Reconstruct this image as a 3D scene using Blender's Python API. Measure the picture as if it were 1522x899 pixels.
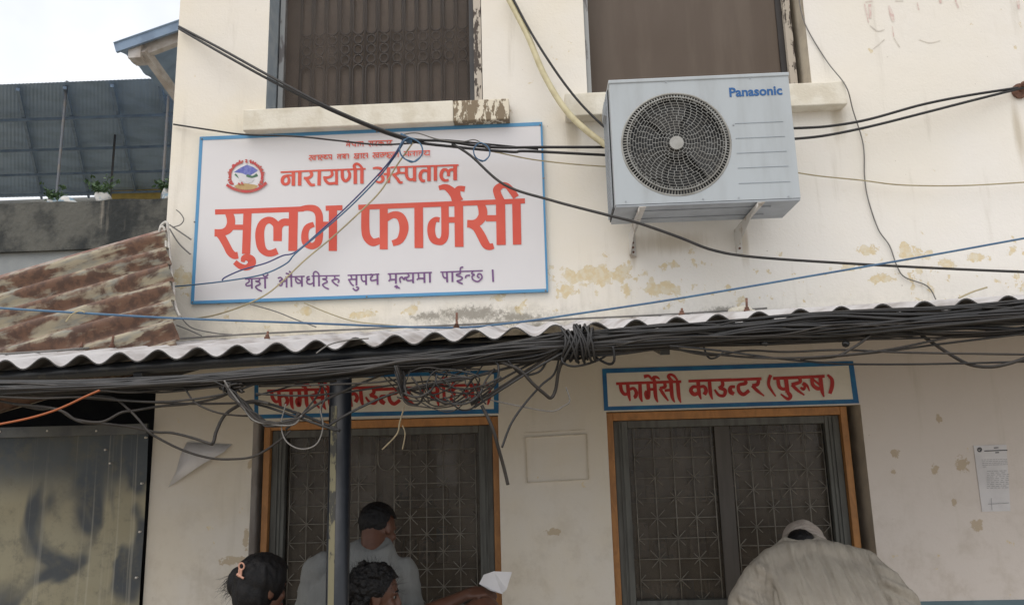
import bpy, bmesh, math, random
from mathutils import Vector, Matrix, noise
R_ = math.radians
random.seed(7)
for o in list(bpy.data.objects): bpy.data.objects.remove(o)
SC = bpy.context.scene
COL = SC.collection

# ------------------------------------------------------------------ camera
W, H, FPX = 1522.0, 899.0, 1130.0
CAM = Vector((0, -4.0, 1.85))
_p, _y, _r = R_(10.85), R_(-2.34), R_(-1.50)
FW = Vector((math.sin(_y)*math.cos(_p), math.cos(_y)*math.cos(_p), math.sin(_p)))
_r0 = Vector((math.cos(_y), -math.sin(_y), 0)); _u0 = _r0.cross(FW)
RT = math.cos(_r)*_r0 + math.sin(_r)*_u0
UP = -math.sin(_r)*_r0 + math.cos(_r)*_u0
cam = bpy.data.cameras.new('camera'); cam_o = bpy.data.objects.new('camera', cam); COL.objects.link(cam_o)
m = Matrix((RT, UP, -FW)).transposed().to_4x4(); m.translation = CAM
cam_o.matrix_world = m
cam.sensor_width = 36; cam.lens = 36*FPX/W; cam.clip_start = .05; cam.clip_end = 500
SC.camera = cam_o
# ------------------------------------------------------------------ sky, sun, exposure
SUN_EL, SUN_AZ = 60.0, -40.0       # azimuth measured from the street side (-Y) towards the left
w = bpy.data.worlds.new('World'); SC.world = w; w.use_nodes = True
nt = w.node_tree; bg = nt.nodes['Background']
sky = nt.nodes.new('ShaderNodeTexSky'); sky.sky_type = 'NISHITA'; sky.sun_disc = False
sky.sun_elevation = R_(SUN_EL); sky.air_density = 1.0; sky.dust_density = 5.0; sky.ozone_density = 1.0
sky.sun_rotation = R_(180-SUN_AZ)
tcw = nt.nodes.new('ShaderNodeTexCoord'); cn = nt.nodes.new('ShaderNodeTexNoise'); cn.inputs['Scale'].default_value = 1.6; cn.inputs['Detail'].default_value = 6
mr = nt.nodes.new('ShaderNodeMapRange'); mr.inputs[1].default_value = .34; mr.inputs[2].default_value = .62; mr.inputs[3].default_value = .42; mr.inputs[4].default_value = 1
mxw = nt.nodes.new('ShaderNodeMix'); mxw.data_type = 'RGBA'; mxw.inputs[7].default_value = (9.2, 9.4, 9.8, 1)     # bright hazy cloud
nt.links.new(tcw.outputs['Generated'], cn.inputs['Vector']); nt.links.new(cn.outputs[0], mr.inputs[0]); nt.links.new(mr.outputs[0], mxw.inputs[0]); nt.links.new(sky.outputs[0], mxw.inputs[6])
nt.links.new(mxw.outputs[2], bg.inputs[0]); bg.inputs[1].default_value = .10
sl = bpy.data.lights.new('sun', 'SUN'); sl.energy = 1.0; sl.angle = R_(75); sl.color = (1, .95, .87)
so = bpy.data.objects.new('sun', sl); COL.objects.link(so)
sd = Vector((math.sin(R_(SUN_AZ))*math.cos(R_(SUN_EL)), -math.cos(R_(SUN_AZ))*math.cos(R_(SUN_EL)), math.sin(R_(SUN_EL))))
so.rotation_euler = sd.to_track_quat('Z', 'Y').to_euler()
SC.view_settings.view_transform = 'Standard'; SC.view_settings.look = 'None'
SC.view_settings.gamma = 1; SC.view_settings.exposure = 0.37
SC.cycles.max_bounces = 8

# ------------------------------------------------------------------ helpers
def at(px, py, Y):
    """point of the plane y = Y seen at photo pixel (px, py)"""
    d = FW + (px-W/2)/FPX*RT - (py-H/2)/FPX*UP
    return CAM + d*((Y-CAM.y)/d.y)

def tag(o, label=None, cat=None, group=None, kind=None):
    if label: o['label'] = label
    if cat: o['category'] = cat
    if group: o['group'] = group
    if kind: o['kind'] = kind
    return o
def empty(name, loc, label=None, cat=None, group=None):
    o = bpy.data.objects.new(name, None); COL.objects.link(o); o.location = loc; o.empty_display_size = .1
    return tag(o, label, cat, group)

class MB:
    def __init__(s): s.v = []; s.f = []; s.sm = []
    def add(s, vs, fs, smooth=False):
        b = len(s.v); s.v += [Vector(v) for v in vs]
        s.f += [tuple(i+b for i in f) for f in fs]; s.sm += [smooth]*len(fs); return s
    def box(s, x0, x1, y0, y1, z0, z1, M=None):
        vs = [Vector((x, y, z)) for z in (z0, z1) for y in (y0, y1) for x in (x0, x1)]
        if M is not None: vs = [M @ v for v in vs]
        return s.add(vs, [(0,2,3,1),(4,5,7,6),(0,1,5,4),(2,6,7,3),(0,4,6,2),(1,3,7,5)])
    def prism(s, pts, d):
        """closed polygon pts (3d) extruded by vector d"""
        n = len(pts); vs = [Vector(p) for p in pts] + [Vector(p)+Vector(d) for p in pts]
        return s.add(vs, [tuple(range(n)), tuple(range(2*n-1, n-1, -1))] + [(i, i+n, (i+1) % n+n, (i+1) % n) for i in range(n)])
    def bar(s, a, b, w_, h_, up=(0,0,1)):
        a, b = Vector(a), Vector(b); t = (b-a).normalized(); u = Vector(up)
        sx = t.cross(u)
        if sx.length < 1e-4: sx = t.cross(Vector((1,0,0)))
        sx.normalize(); sz = sx.cross(t)
        q = [sx*(-w_/2)-sz*(h_/2), sx*(w_/2)-sz*(h_/2), sx*(w_/2)+sz*(h_/2), sx*(-w_/2)+sz*(h_/2)]
        return s.prism([a+x for x in q], b-a)
    def tube(s, pts, r, n=8, cap=True, closed=False):
        pts = [Vector(p) for p in pts]; N = len(pts)
        rs = r if isinstance(r, (list, tuple)) else [r]*N
        t0 = (pts[1]-pts[0]).normalized(); nrm = t0.orthogonal().normalized(); vs = []
        for i, p in enumerate(pts):
            t = (pts[min(i+1, N-1)]-pts[max(i-1, 0)])
            t = t.normalized() if t.length > 1e-9 else t0
            nrm = (nrm - t*nrm.dot(t))
            nrm = nrm.normalized() if nrm.length > 1e-6 else t.orthogonal().normalized()
            b = t.cross(nrm)
            vs += [p + (nrm*math.cos(a)+b*math.sin(a))*rs[i] for a in (2*math.pi*k/n for k in range(n))]
        fs = [(i*n+k, i*n+(k+1) % n, (i+1)*n+(k+1) % n, (i+1)*n+k) for i in range(N-1) for k in range(n)]
        s.add(vs, fs, True)
        if cap:
            b = len(s.v)-len(vs); s.f += [tuple(b+k for k in range(n-1, -1, -1)), tuple(b+(N-1)*n+k for k in range(n))]; s.sm += [False]*2
        return s
    def ell(s, c, r, M=None, nu=16, nv=10):
        c = Vector(c); r = (r, r, r) if not isinstance(r, (tuple, list)) else r
        vs = []
        for j in range(nv+1):
            ph = math.pi*j/nv
            for i in range(nu):
                a = 2*math.pi*i/nu
                v = Vector((r[0]*math.sin(ph)*math.cos(a), r[1]*math.sin(ph)*math.sin(a), -r[2]*math.cos(ph)))
                vs.append(c + (M @ v if M is not None else v))
        return s.add(vs, [(j*nu+i, j*nu+(i+1) % nu, (j+1)*nu+(i+1) % nu, (j+1)*nu+i) for j in range(nv) for i in range(nu)], True)
    def loft(s, rings, n=24):
        """rings: (centre, rx, ry, tiltX) horizontal ellipses, closed ends"""
        vs = []
        for c, rx, ry, tl in rings:
            c = Vector(c)
            for k in range(n):
                a = 2*math.pi*k/n; ca, sa = math.cos(a), math.sin(a)
                q = Vector((math.copysign(abs(ca)**.85, ca)*rx, math.copysign(abs(sa)**.85, sa)*ry, 0))
                vs.append(c + Matrix.Rotation(tl, 3, 'X') @ q)
        N = len(rings)
        fs = [(i*n+k, i*n+(k+1) % n, (i+1)*n+(k+1) % n, (i+1)*n+k) for i in range(N-1) for k in range(n)]
        fs += [tuple(range(n-1, -1, -1)), tuple((N-1)*n+k for k in range(n))]
        return s.add(vs, fs, True)
    def capsule(s, chain, n=12):
        """chain of (p, r): tube with round ends"""
        pts = [Vector(p) for p, r in chain]; rs = [r for p, r in chain]
        s.tube(pts, rs, n)
        for p, r in chain: s.ell(p, r, nu=n, nv=8)
        return s
    def mesh(s, name, mat, smooth=None):
        me = bpy.data.meshes.new(name); me.from_pydata([tuple(v) for v in s.v], [], s.f)
        if smooth is None: me.polygons.foreach_set('use_smooth', s.sm)
        else: me.polygons.foreach_set('use_smooth', [smooth]*len(s.f))
        bm = bmesh.new(); bm.from_mesh(me); bmesh.ops.recalc_face_normals(bm, faces=bm.faces); bm.to_mesh(me); bm.free()
        for mm in (mat if isinstance(mat, (list, tuple)) else [mat]): me.materials.append(mm)
        me.update(); return me
    def build(s, name, mat, parent=None, smooth=None, bevel=0, **kw):
        loc = parent_loc(parent)
        if loc is not None: s.v = [v-loc for v in s.v]
        o = bpy.data.objects.new(name, s.mesh(name, mat, smooth)); COL.objects.link(o)
        if parent is not None: o.parent = parent
        if bevel:
            b = o.modifiers.new('bevel', 'BEVEL'); b.width = bevel; b.segments = 2; b.limit_method = 'ANGLE'; b.angle_limit = R_(40)
        tag(o, **kw); return o
def parent_loc(p):
    if p is None: return None
    l = Vector((0,0,0))
    while p is not None: l += p.location; p = p.parent
    return l
def obj_at_base(name, mb, mat, label, cat, group=None, **kw):
    """a thing that is one mesh, its origin at its first point's base"""
    c = Vector((sum(v.x for v in mb.v)/len(mb.v), sum(v.y for v in mb.v)/len(mb.v), min(v.z for v in mb.v)))
    mb.v = [v-c for v in mb.v]; o = mb.build(name, mat, **kw); o.location = c
    return tag(o, label, cat, group)
def spline(pts, per=8, closed=False):
    pts = [Vector(p) for p in pts]; n = len(pts); out = []
    if n == 2: return [pts[0].lerp(pts[1], t/per) for t in range(per+1)]
    for i in range(n if closed else n-1):
        g = (lambda k: pts[k % n]) if closed else (lambda k: pts[min(max(k, 0), n-1)])
        p0, p1, p2, p3 = g(i-1), g(i), g(i+1), g(i+2)
        for k in range(per):
            t = k/per
            out.append(.5*((2*p1)+(p2-p0)*t+(2*p0-5*p1+4*p2-p3)*t*t+(3*p1-p0-3*p2+p3)*t*t*t))
    out.append(pts[0] if closed else pts[-1])
    return out

# ------------------------------------------------------------------ materials
def nodes(name):
    mt = bpy.data.materials.new(name); mt.use_nodes = True
    t = mt.node_tree; b = t.nodes['Principled BSDF']
    return mt, t, b
class NT:
    """tiny node-graph writer"""
    def __init__(s, t): s.t = t; s.pos = t.nodes.new('ShaderNodeNewGeometry').outputs['Position']; s.tc = t.nodes.new('ShaderNodeTexCoord')
    def lk(s, a, b):
        if isinstance(a, bpy.types.NodeSocket): s.t.links.new(a, b)
        else: b.default_value = a
    def scale(s, v, xyz):
        n = s.t.nodes.new('ShaderNodeVectorMath'); n.operation = 'MULTIPLY'; s.lk(v, n.inputs[0]); n.inputs[1].default_value = xyz; return n.outputs[0]
    def noise(s, sc, det=5, rough=.55, vec=None, dist=0):
        n = s.t.nodes.new('ShaderNodeTexNoise'); s.lk(vec if vec is not None else s.pos, n.inputs['Vector'])
        n.inputs['Scale'].default_value = sc; n.inputs['Detail'].default_value = det; n.inputs['Roughness'].default_value = rough; n.inputs['Distortion'].default_value = dist
        return n.outputs[0]
    def ramp(s, v, a, b, lo=0.0, hi=1.0):
        n = s.t.nodes.new('ShaderNodeMapRange'); n.interpolation_type = 'SMOOTHSTEP'; s.lk(v, n.inputs[0])
        n.inputs[1].default_value = a; n.inputs[2].default_value = b; n.inputs[3].default_value = lo; n.inputs[4].default_value = hi; return n.outputs[0]
    def math(s, op, a, b=0.0):
        n = s.t.nodes.new('ShaderNodeMath'); n.operation = op; s.lk(a, n.inputs[0]); s.lk(b, n.inputs[1]); return n.outputs[0]
    def mix(s, f, a, b):
        n = s.t.nodes.new('ShaderNodeMix'); n.data_type = 'RGBA'; s.lk(f, n.inputs[0])
        for q, i in ((a, 6), (b, 7)): s.lk(q if isinstance(q, bpy.types.NodeSocket) else (*q, 1), n.inputs[i])
        return n.outputs[2]
    def sep(s, v=None):
        n = s.t.nodes.new('ShaderNodeSeparateXYZ'); s.lk(v if v is not None else s.pos, n.inputs[0]); return n.outputs
    def bump(s, h, strength=.3, dist=.01, bsdf=None):
        n = s.t.nodes.new('ShaderNodeBump'); n.inputs['Strength'].default_value = strength; n.inputs['Distance'].default_value = dist
        s.lk(h, n.inputs['Height']); s.lk(n.outputs[0], bsdf.inputs['Normal'])
def M(name, c, c2=None, rough=.7, metal=0, scale=9, lo=.4, hi=.65, bump=.0, bscale=60, spec=.5, det=5, stretch=None):
    mt, t, b = nodes(name); g = NT(t)
    vec = g.scale(g.pos, stretch) if stretch else None
    c2 = c2 or tuple(min(1, x*.82) for x in c)
    b.inputs['Roughness'].default_value = rough; b.inputs['Metallic'].default_value = metal; b.inputs['Specular IOR Level'].default_value = spec
    g.lk(g.mix(g.ramp(g.noise(scale, det, vec=vec), lo, hi), c, c2), b.inputs['Base Color'])
    if bump: g.bump(g.noise(bscale, 4), bump, .01, b)
    return mt

def wall_material():
    mt, t, b = nodes('limewashed_plaster'); g = NT(t); x, y, z = g.sep()
    col = g.mix(g.ramp(g.noise(.9, 4), .38, .66), (.80, .735, .60), (.80, .76, .69))
    col = g.mix(g.ramp(x, -1.6, 1.6, 0, .55), col, (.83, .81, .77))                     # whiter towards the right
    col = g.mix(g.ramp(g.noise(5, 6, .7), .58, .8, 0, .35), col, (.62, .56, .45))         # washed out streaks
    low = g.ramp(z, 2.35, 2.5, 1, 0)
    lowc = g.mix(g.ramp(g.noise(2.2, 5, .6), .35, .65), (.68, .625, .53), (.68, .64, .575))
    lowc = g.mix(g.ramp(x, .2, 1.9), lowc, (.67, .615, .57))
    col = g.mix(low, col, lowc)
    # rain streaks
    st = g.noise(3.2, 5, .6, g.scale(g.pos, (3.2, 1, .32)))
    col = g.mix(g.ramp(st, .56, .74, 0, .36), col, (.50, .46, .38))
    # flaked patches showing the ochre coat, in a band over the lean-to roof and around knocks lower down
    band = g.math('MULTIPLY', g.ramp(z, 2.46, 2.62), g.ramp(z, 2.78, 3.0, 1, 0))
    clus = g.noise(2.1, 3, .6)
    fl = g.math('ADD', g.noise(13, 6, .62), g.math('MULTIPLY', clus, .55))
    fl = g.math('ADD', fl, g.math('MULTIPLY', band, .11))
    pm = g.ramp(fl, .985, 1.005)
    SP = g.noise(17, 6, .65)
    def spots(lst, frag, sc_noise=SP, e0=.72, e1=.84):
        out = None
        for px, py, rx, ry in lst:
            c = at(px, py, 0); k = 4/FPX
            dx = g.math('MULTIPLY', g.math('SUBTRACT', x, c.x), 1/(rx*k)); dz = g.math('MULTIPLY', g.math('SUBTRACT', z, c.z), 1/(ry*k))
            d = g.math('SQRT', g.math('ADD', g.math('MULTIPLY', dx, dx), g.math('MULTIPLY', dz, dz)))
            out = d if out is None else g.math('MINIMUM', out, d)
        return g.ramp(g.math('ADD', out, g.math('MULTIPLY', g.math('SUBTRACT', sc_noise, .5), frag)), e0, e1, 1, 0)
    ms = spots([(885,410,70,16),(990,428,34,12),(840,432,22,12),(1290,372,18,12),(1350,374,17,16),(1405,392,16,9),(1310,414,22,9),(1450,382,16,9),(1262,398,14,8),(272,415,18,22),(455,462,20,8),(540,468,26,8),(610,462,16,9)], 3.6)
    ms2 = spots([(1430,690,10,13),(1391,697,7,8),(1395,621,6,6),(1330,673,7,7),(1452,780,10,10),(366,800,6,18),(350,832,26,7),(742,166,22,14),(1328,700,5,5),(1418,745,4,6),(372,690,5,8),(735,672,4,6),(822,790,14,6)], 3.4, g.noise(34, 6, .7))
    pm = g.math('MAXIMUM', pm, ms)
    och = g.mix(g.ramp(g.noise(30, 3), .4, .6), (.66, .52, .27), (.70, .62, .45))
    col = g.mix(g.math('MULTIPLY', pm, .75), col, och)
    col = g.mix(g.math('MULTIPLY', ms2, .65), col, (.42, .32, .19))
    # grime and moss where rain splashes off the roof sheet
    mz = g.ramp(z, 2.47, 2.66, 1, 0); mx = g.ramp(g.math('ABSOLUTE', g.math('ADD', x, .25)), .05, .55, 1, .25)
    mo = g.math('MULTIPLY', g.math('MULTIPLY', mz, mx), g.ramp(g.noise(16, 8, .75), .42, .62))
    mo = g.math('MULTIPLY', mo, g.ramp(z, 2.38, 2.46))
    mo = g.math('MAXIMUM', mo, g.math('MULTIPLY', spots([(700,466,70,12),(640,470,30,8),(770,472,40,8),(1080,462,40,7)], 4.6, g.noise(30, 10, .82), .35, 1.15), .8))
    col = g.mix(g.math('MULTIPLY', mo, .85), col, (.13, .115, .085))
    dr = spots([(752,200,16,40),(372,205,10,34),(1245,178,14,40),(850,200,16,34),(940,372,8,34),(1106,362,8,40),(1514,200,9,60),(1000,360,60,20)], 1.2, g.noise(7, 6, .7, g.scale(g.pos, (5, 1, .35))), .2, 1.2)
    col = g.mix(g.math('MULTIPLY', dr, .55), col, (.40, .33, .22))
    # small dark knocks and dirt specks
    sp = g.ramp(g.noise(42, 3, .6), .70, .74)
    sp = g.math('MULTIPLY', sp, g.ramp(g.noise(3.3, 3), .48, .6))
    col = g.mix(g.math('MULTIPLY', sp, .7), col, (.26, .21, .15))
    # grubby handled zone low on the wall
    gz = g.math('MULTIPLY', g.ramp(z, 1.0, 2.0, 1, 0), g.ramp(g.noise(6, 7, .7), .45, .7))
    col = g.mix(g.math('MULTIPLY', gz, .35), col, (.36, .30, .22))
    g.lk(col, b.inputs['Base Color']); b.inputs['Roughness'].default_value = .9; b.inputs['Specular IOR Level'].default_value = .2
    h = g.math('ADD', g.noise(7, 4), g.math('MULTIPLY', g.noise(70, 5, .65), .35))
    h = g.math('SUBTRACT', h, g.math('MULTIPLY', pm, .35))
    g.bump(h, .35, .012, b); return mt
def rust_material():
    mt, t, b = nodes('rusty_galvanised_sheet'); g = NT(t)
    v = g.scale(g.tc.outputs['Object'], (.9, .6, 5.0))
    n1 = g.noise(3.0, 6, .58, v, .6); n2 = g.noise(22, 5, .6, g.tc.outputs['Object'])
    mk = g.math('ADD', n1, g.math('MULTIPLY', n2, .22))
    mask = g.ramp(mk, .52, .64)
    zinc = g.mix(g.ramp(g.noise(9, 4, vec=v), .4, .65), (.37, .325, .235), (.25, .245, .21))
    rust = g.mix(g.ramp(n2, .4, .62), (.165, .09, .058), (.095, .055, .04))
    g.lk(g.mix(mask, zinc, rust), b.inputs['Base Color'])
    b.inputs['Roughness'].default_value = .72; b.inputs['Metallic'].default_value = .1
    g.bump(n2, .3, .004, b); return mt
def tin_material():
    mt, t, b = nodes('dented_tin'); g = NT(t); x, y, z = g.sep()
    big = g.noise(2.3, 2.5, .45, g.scale(g.pos, (1, 1, .75)), 1.1)
    col = g.mix(g.ramp(big, .44, .53), (.07, .08, .09), (.31, .285, .20))  # reflected surroundings painted in as mottled dark and tan patches
    col = g.mix(g.ramp(z, 1.62, 1.84, 0, .92), col, (.07, .085, .10))                        # darker band under the rail
    col = g.mix(g.ramp(g.noise(11, 8, .75), .46, .7, 0, .7), col, (.13, .125, .10))
    ln = g.ramp(g.noise(9, 2, .5, g.scale(g.pos, (5, 1, .03))), .60, .7, 0, .25)
    col = g.mix(ln, col, (.5, .48, .4))
    g.lk(col, b.inputs['Base Color']); b.inputs['Metallic'].default_value = .3; b.inputs['Roughness'].default_value = .6
    g.bump(g.noise(3, 2), .5, .05, b); return mt
def moss_concrete():
    mt, t, b = nodes('mossy_concrete'); g = NT(t); x, y, z = g.sep()
    col = g.mix(g.ramp(g.noise(2.5, 6, .65), .40, .62), (.032, .036, .037), (.12, .12, .108))
    st = g.noise(2.2, 5, .6, g.scale(g.pos, (2.2, 1, .25)))
    col = g.mix(g.ramp(st, .60, .72, 0, .7), col, (.36, .33, .28))
    g.lk(col, b.inputs['Base Color']); b.inputs['Roughness'].default_value = .95
    g.bump(g.noise(14, 6), .5, .03, b); return mt
def glass_dusty(name, dust, alpha, rough=.25):
    mt, t, b = nodes(name); g = NT(t)
    st = g.noise(4, 5, .6, g.scale(g.pos, (4, 1, .5)))
    g.lk(g.mix(g.ramp(st, .35, .7), dust, tuple(c*.72 for c in dust)), b.inputs['Base Color'])
    b.inputs['Roughness'].default_value = rough
    tr = t.nodes.new('ShaderNodeBsdfTransparent'); mx = t.nodes.new('ShaderNodeMixShader')
    f = g.ramp(g.noise(3, 6, .6), .3, .75, alpha-.12, alpha+.14); g.lk(f, mx.inputs[0])
    t.links.new(tr.outputs[0], mx.inputs[1]); t.links.new(b.outputs[0], mx.inputs[2])
    t.links.new(mx.outputs[0], t.nodes['Material Output'].inputs[0]); return mt
def wood_material(name, c, c2):
    mt, t, b = nodes(name); g = NT(t)
    n = g.noise(14, 5, .6, g.scale(g.pos, (1.2, 1, .5)), 1.5)
    col = g.mix(g.ramp(n, .35, .68), c, c2)
    col = g.mix(g.ramp(g.noise(6, 6, .7), .58, .75, 0, .6), col, tuple(x*.45 for x in c2))
    g.lk(col, b.inputs['Base Color']); b.inputs['Roughness'].default_value = .55; g.bump(n, .2, .003, b); return mt
def cloth_material(name, c, c2, sc=6):
    mt, t, b = nodes(name); g = NT(t)
    g.lk(g.mix(g.ramp(g.noise(sc, 5, .6), .35, .7), c, c2), b.inputs['Base Color'])
    b.inputs['Roughness'].default_value = .95; b.inputs['Specular IOR Level'].default_value = .1
    h = g.math('ADD', g.noise(9, 3, .5, g.scale(g.pos, (3.5, 1, .5))), g.math('MULTIPLY', g.noise(260, 2), .12))
    g.bump(h, .8, .022, b); return mt
def peel_paint(name, paint, bare, amt):
    mt, t, b = nodes(name); g = NT(t)
    n = g.noise(16, 7, .7, g.scale(g.pos, (1.6, 1, .6)))
    f = g.ramp(n, amt, amt+.03)
    g.lk(g.mix(f, paint, bare), b.inputs['Base Color']); b.inputs['Roughness'].default_value = .75
    g.bump(f, .5, .004, b); return mt

m_wall = wall_material()
m_rust = rust_material(); m_tin = tin_material(); m_moss = moss_concrete()
m_sill = M('painted_sill', (.76, .72, .62), (.66, .61, .50), .85, bump=.25)
m_sillbare = peel_paint('flaking_sill', (.72, .66, .53), (.22, .17, .11), .455)
m_reveal = M('grey_blue_reveal', (.30, .34, .37), (.38, .41, .42), .8, bump=.2)
m_reveal2 = M('beige_reveal', (.56, .50, .40), (.46, .41, .33), .85, bump=.2)
m_reveal3 = M('grey_reveal', (.62, .60, .57), (.5, .48, .45), .8, bump=.2)
m_flake = peel_paint('flaking_frame', (.50, .45, .38), (.07, .055, .045), .52)
m_frame_grey = M('grey_frame_paint', (.33, .34, .34), (.16, .15, .15), .7, lo=.5, hi=.6, scale=18, stretch=(1,1,.3))
m_brown = M('brown_dusty_shutter', (.090, .064, .045), (.108, .080, .058), .6, scale=3, bump=.08, bscale=9, stretch=(3,1,.4))
m_brown2 = M('brown_grille_bar', (.020, .016, .014), (.03, .024, .021), .5, scale=4)
m_brown3 = M('brown_shutter_board', (.098, .070, .050), (.075, .054, .04), .6, scale=5, stretch=(3,1,.4))
m_brownglass = glass_dusty('brown_dusty_glass', (.100, .072, .052), .22, .5)
m_wood = wood_material('orange_wood', (.46, .215, .07), (.35, .16, .055))
m_meshframe = M('grey_steel_frame', (.115, .118, .108), (.075, .075, .068), .6, scale=12, stretch=(3,1,.4))
m_mull = M('brown_mullion', (.085, .075, .066), (.065, .058, .05), .6, scale=7, stretch=(3,1,.4))
m_grille = M('grille_steel', (.23, .215, .185), (.16, .15, .13), .6, scale=30)
m_glass = glass_dusty('dusty_counter_glass', (.135, .112, .088), .46)
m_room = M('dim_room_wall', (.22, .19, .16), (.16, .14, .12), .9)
m_dark = M('dark_void', (.02, .021, .024), (.03, .03, .03), .9)  # near-black colour stands in for the shade inside the shed
m_under = M('shaded_sheet_underside', (.075, .072, .07), (.05, .048, .046), .9, scale=5)  # underside colour darkened to paint in the shade below the roof
m_white_roof = M('weathered_cement_sheet', (.52, .51, .51), (.30, .275, .26), .85, scale=7, lo=.42, hi=.72, stretch=(1.6, .5, 1), bump=.2, bscale=90)
m_blackpipe = M('black_paint_pipe', (.022, .025, .03), (.05, .05, .045), .35, scale=40, lo=.55, hi=.7)
m_navy = M('navy_post_paint', (.006, .008, .012), (.013, .015, .02), .38, scale=25, lo=.5, hi=.7)
m_postworn = peel_paint('worn_post_paint', (.19, .175, .11), (.05, .05, .045), .50)
m_bolt = M('rusted_bolt', (.12, .06, .04), (.2, .1, .07), .85, scale=60)
m_cable = [M('cable_black', (.013, .013, .014), (.022, .021, .021), .5, scale=12), M('cable_dusty', (.036, .031, .027), (.024, .021, .019), .65, scale=9), M('cable_charcoal', (.022, .021, .02), (.036, .032, .029), .6, scale=9)]
m_post2 = M('dark_grey_post', (.10, .11, .13), (.14, .13, .12), .7)
m_cblue = M('cable_blue', (.05, .115, .21), (.06, .15, .25), .45)
m_cnavy = M('cable_indigo', (.05, .055, .16), (.06, .07, .2), .45)
m_cbeige = M('cable_beige', (.42, .36, .22), (.33, .28, .17), .6)
m_cdry = M('dry_fibre', (.24, .195, .12), (.17, .14, .09), .8, scale=40)
m_ccream = M('cream_conduit', (.62, .56, .36), (.52, .46, .28), .6, scale=14)
m_cwhite = M('cable_white', (.55, .53, .49), (.42, .40, .36), .55)
m_cgrey = M('cable_thin_grey', (.15, .145, .135), (.2, .19, .18), .6)
m_corange = M('cable_orange', (.34, .095, .03), (.36, .085, .02), .5)
m_banner = M('white_flex', (.70, .685, .69), (.665, .65, .66), .42, scale=1.6, lo=.3, hi=.7, bump=.10, bscale=5)
m_bblue = M('banner_blue', (.075, .26, .48), (.09, .29, .50), .5, scale=5)
m_red = M('banner_red', (.62, .075, .045), (.66, .10, .06), .5, scale=3)
m_purple = M('banner_purple', (.16, .07, .20), (.19, .09, .23), .5)
m_pblue = M('sign_painted_blue', (.012, .115, .29), (.015, .16, .34), .6, scale=12)
m_pred = M('sign_painted_red', (.43, .022, .020), (.50, .04, .032), .6, scale=20)
m_pwhite = M('sign_painted_white', (.74, .70, .61), (.68, .64, .55), .75, scale=8, bump=.15)
m_ac = M('ac_white_steel', (.43, .47, .495), (.345, .37, .38), .40, scale=4, lo=.42, hi=.85, det=8, stretch=(2.5, 1, .5))  # bluish tint in the base colour stands in for reflected sky
m_ac2 = M('ac_grey_steel', (.36, .39, .42), (.31, .335, .36), .5, scale=8)
m_acring = M('ac_guard_ring', (.36, .36, .34), (.27, .265, .24), .5, scale=14)
m_acgrid = M('ac_guard_wire', (.30, .305, .29), (.22, .215, .195), .5, scale=20)
m_acdark = M('ac_inside', (.018, .019, .02), (.03, .03, .03), .6)
m_fan = M('fan_blade_plastic', (.03, .03, .03), (.05, .047, .042), .55, scale=9)
m_aclogo = M('ac_logo_blue', (.012, .10, .30), (.012, .10, .30), .4)
m_bracket = M('bracket_white', (.60, .58, .54), (.42, .36, .29), .6, scale=22, lo=.52, hi=.7)
m_paper = M('paper', (.66, .65, .66), (.60, .59, .60), .8, bump=.1, bscale=14)
m_print = M('grey_print', (.30, .30, .31), (.38, .38, .39), .8, scale=60)
m_printd = M('dark_print', (.06, .06, .07), (.1, .1, .1), .8)
m_bluesheet = M('blue_roof_sheet', (.33, .46, .64), (.26, .37, .52), .6, scale=3, bump=.1)  # sheet blue deepened to carry the bluish glare around it
m_bluebeam = M('blue_grey_rafter', (.22, .31, .44), (.17, .24, .35), .7)
m_whitebeam = M('whitewashed_timber', (.55, .53, .52), (.40, .36, .33), .8, scale=10, bump=.2)
m_greypl = M('pale_grey_plaster', (.36, .38, .38), (.28, .30, .31), .9, scale=2, bump=.2)
m_teal = M('teal_dado_paint', (.13, .20, .23), (.10, .16, .19), .6, scale=5)
m_leaf = M('pot_plant_leaf', (.06, .12, .045), (.035, .075, .03), .6, scale=30)
m_bag = M('white_sack', (.58, .58, .56), (.25, .36, .45), .7, scale=16, lo=.5, hi=.6)
m_skin = M('skin_brown', (.105, .046, .028), (.085, .036, .022), .5, scale=20, bump=.05)
m_skin2 = M('skin_tan', (.26, .125, .075), (.21, .10, .06), .5, scale=20, bump=.05)
m_hair = M('black_hair', (.004, .004, .005), (.008, .007, .007), .55, spec=.25, scale=60, bump=.3, bscale=160)
m_shirtw = cloth_material('cream_cotton', (.34, .31, .262), (.29, .262, .222))
m_shirtg = cloth_material('slate_grey_cotton', (.20, .205, .20), (.17, .175, .172))
m_kurta = cloth_material('maroon_cotton', (.09, .02, .03), (.07, .02, .03))
m_kurta2 = cloth_material('dark_blue_cotton', (.03, .04, .08), (.03, .035, .06))
m_trous = cloth_material('dark_trouser_cloth', (.04, .04, .045), (.03, .03, .035))
m_cap = cloth_material('beige_knit_cap', (.42, .37, .33), (.36, .31, .27), 20)
m_clip = M('rose_gold_clip', (.55, .30, .22), (.5, .27, .2), .35, metal=.3)
m_eyew = M('eye_white', (.13, .12, .11), (.11, .1, .09), .4)
m_lip = M('lip', (.22, .07, .06), (.2, .06, .05), .45)
m_ground = M('dusty_concrete_yard', (.36, .305, .225), (.27, .225, .165), .9, scale=1.2, bump=.3, bscale=12)
m_yellow = M('yellow_wall', (.55, .43, .14), (.45, .35, .12), .8)

# ------------------------------------------------------------------ ground
MB().add([(-60,-60,0),(60,-60,0),(60,60,0),(-60,60,0)], [(0,1,2,3)]).build('ground', m_ground, kind='structure')

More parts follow.
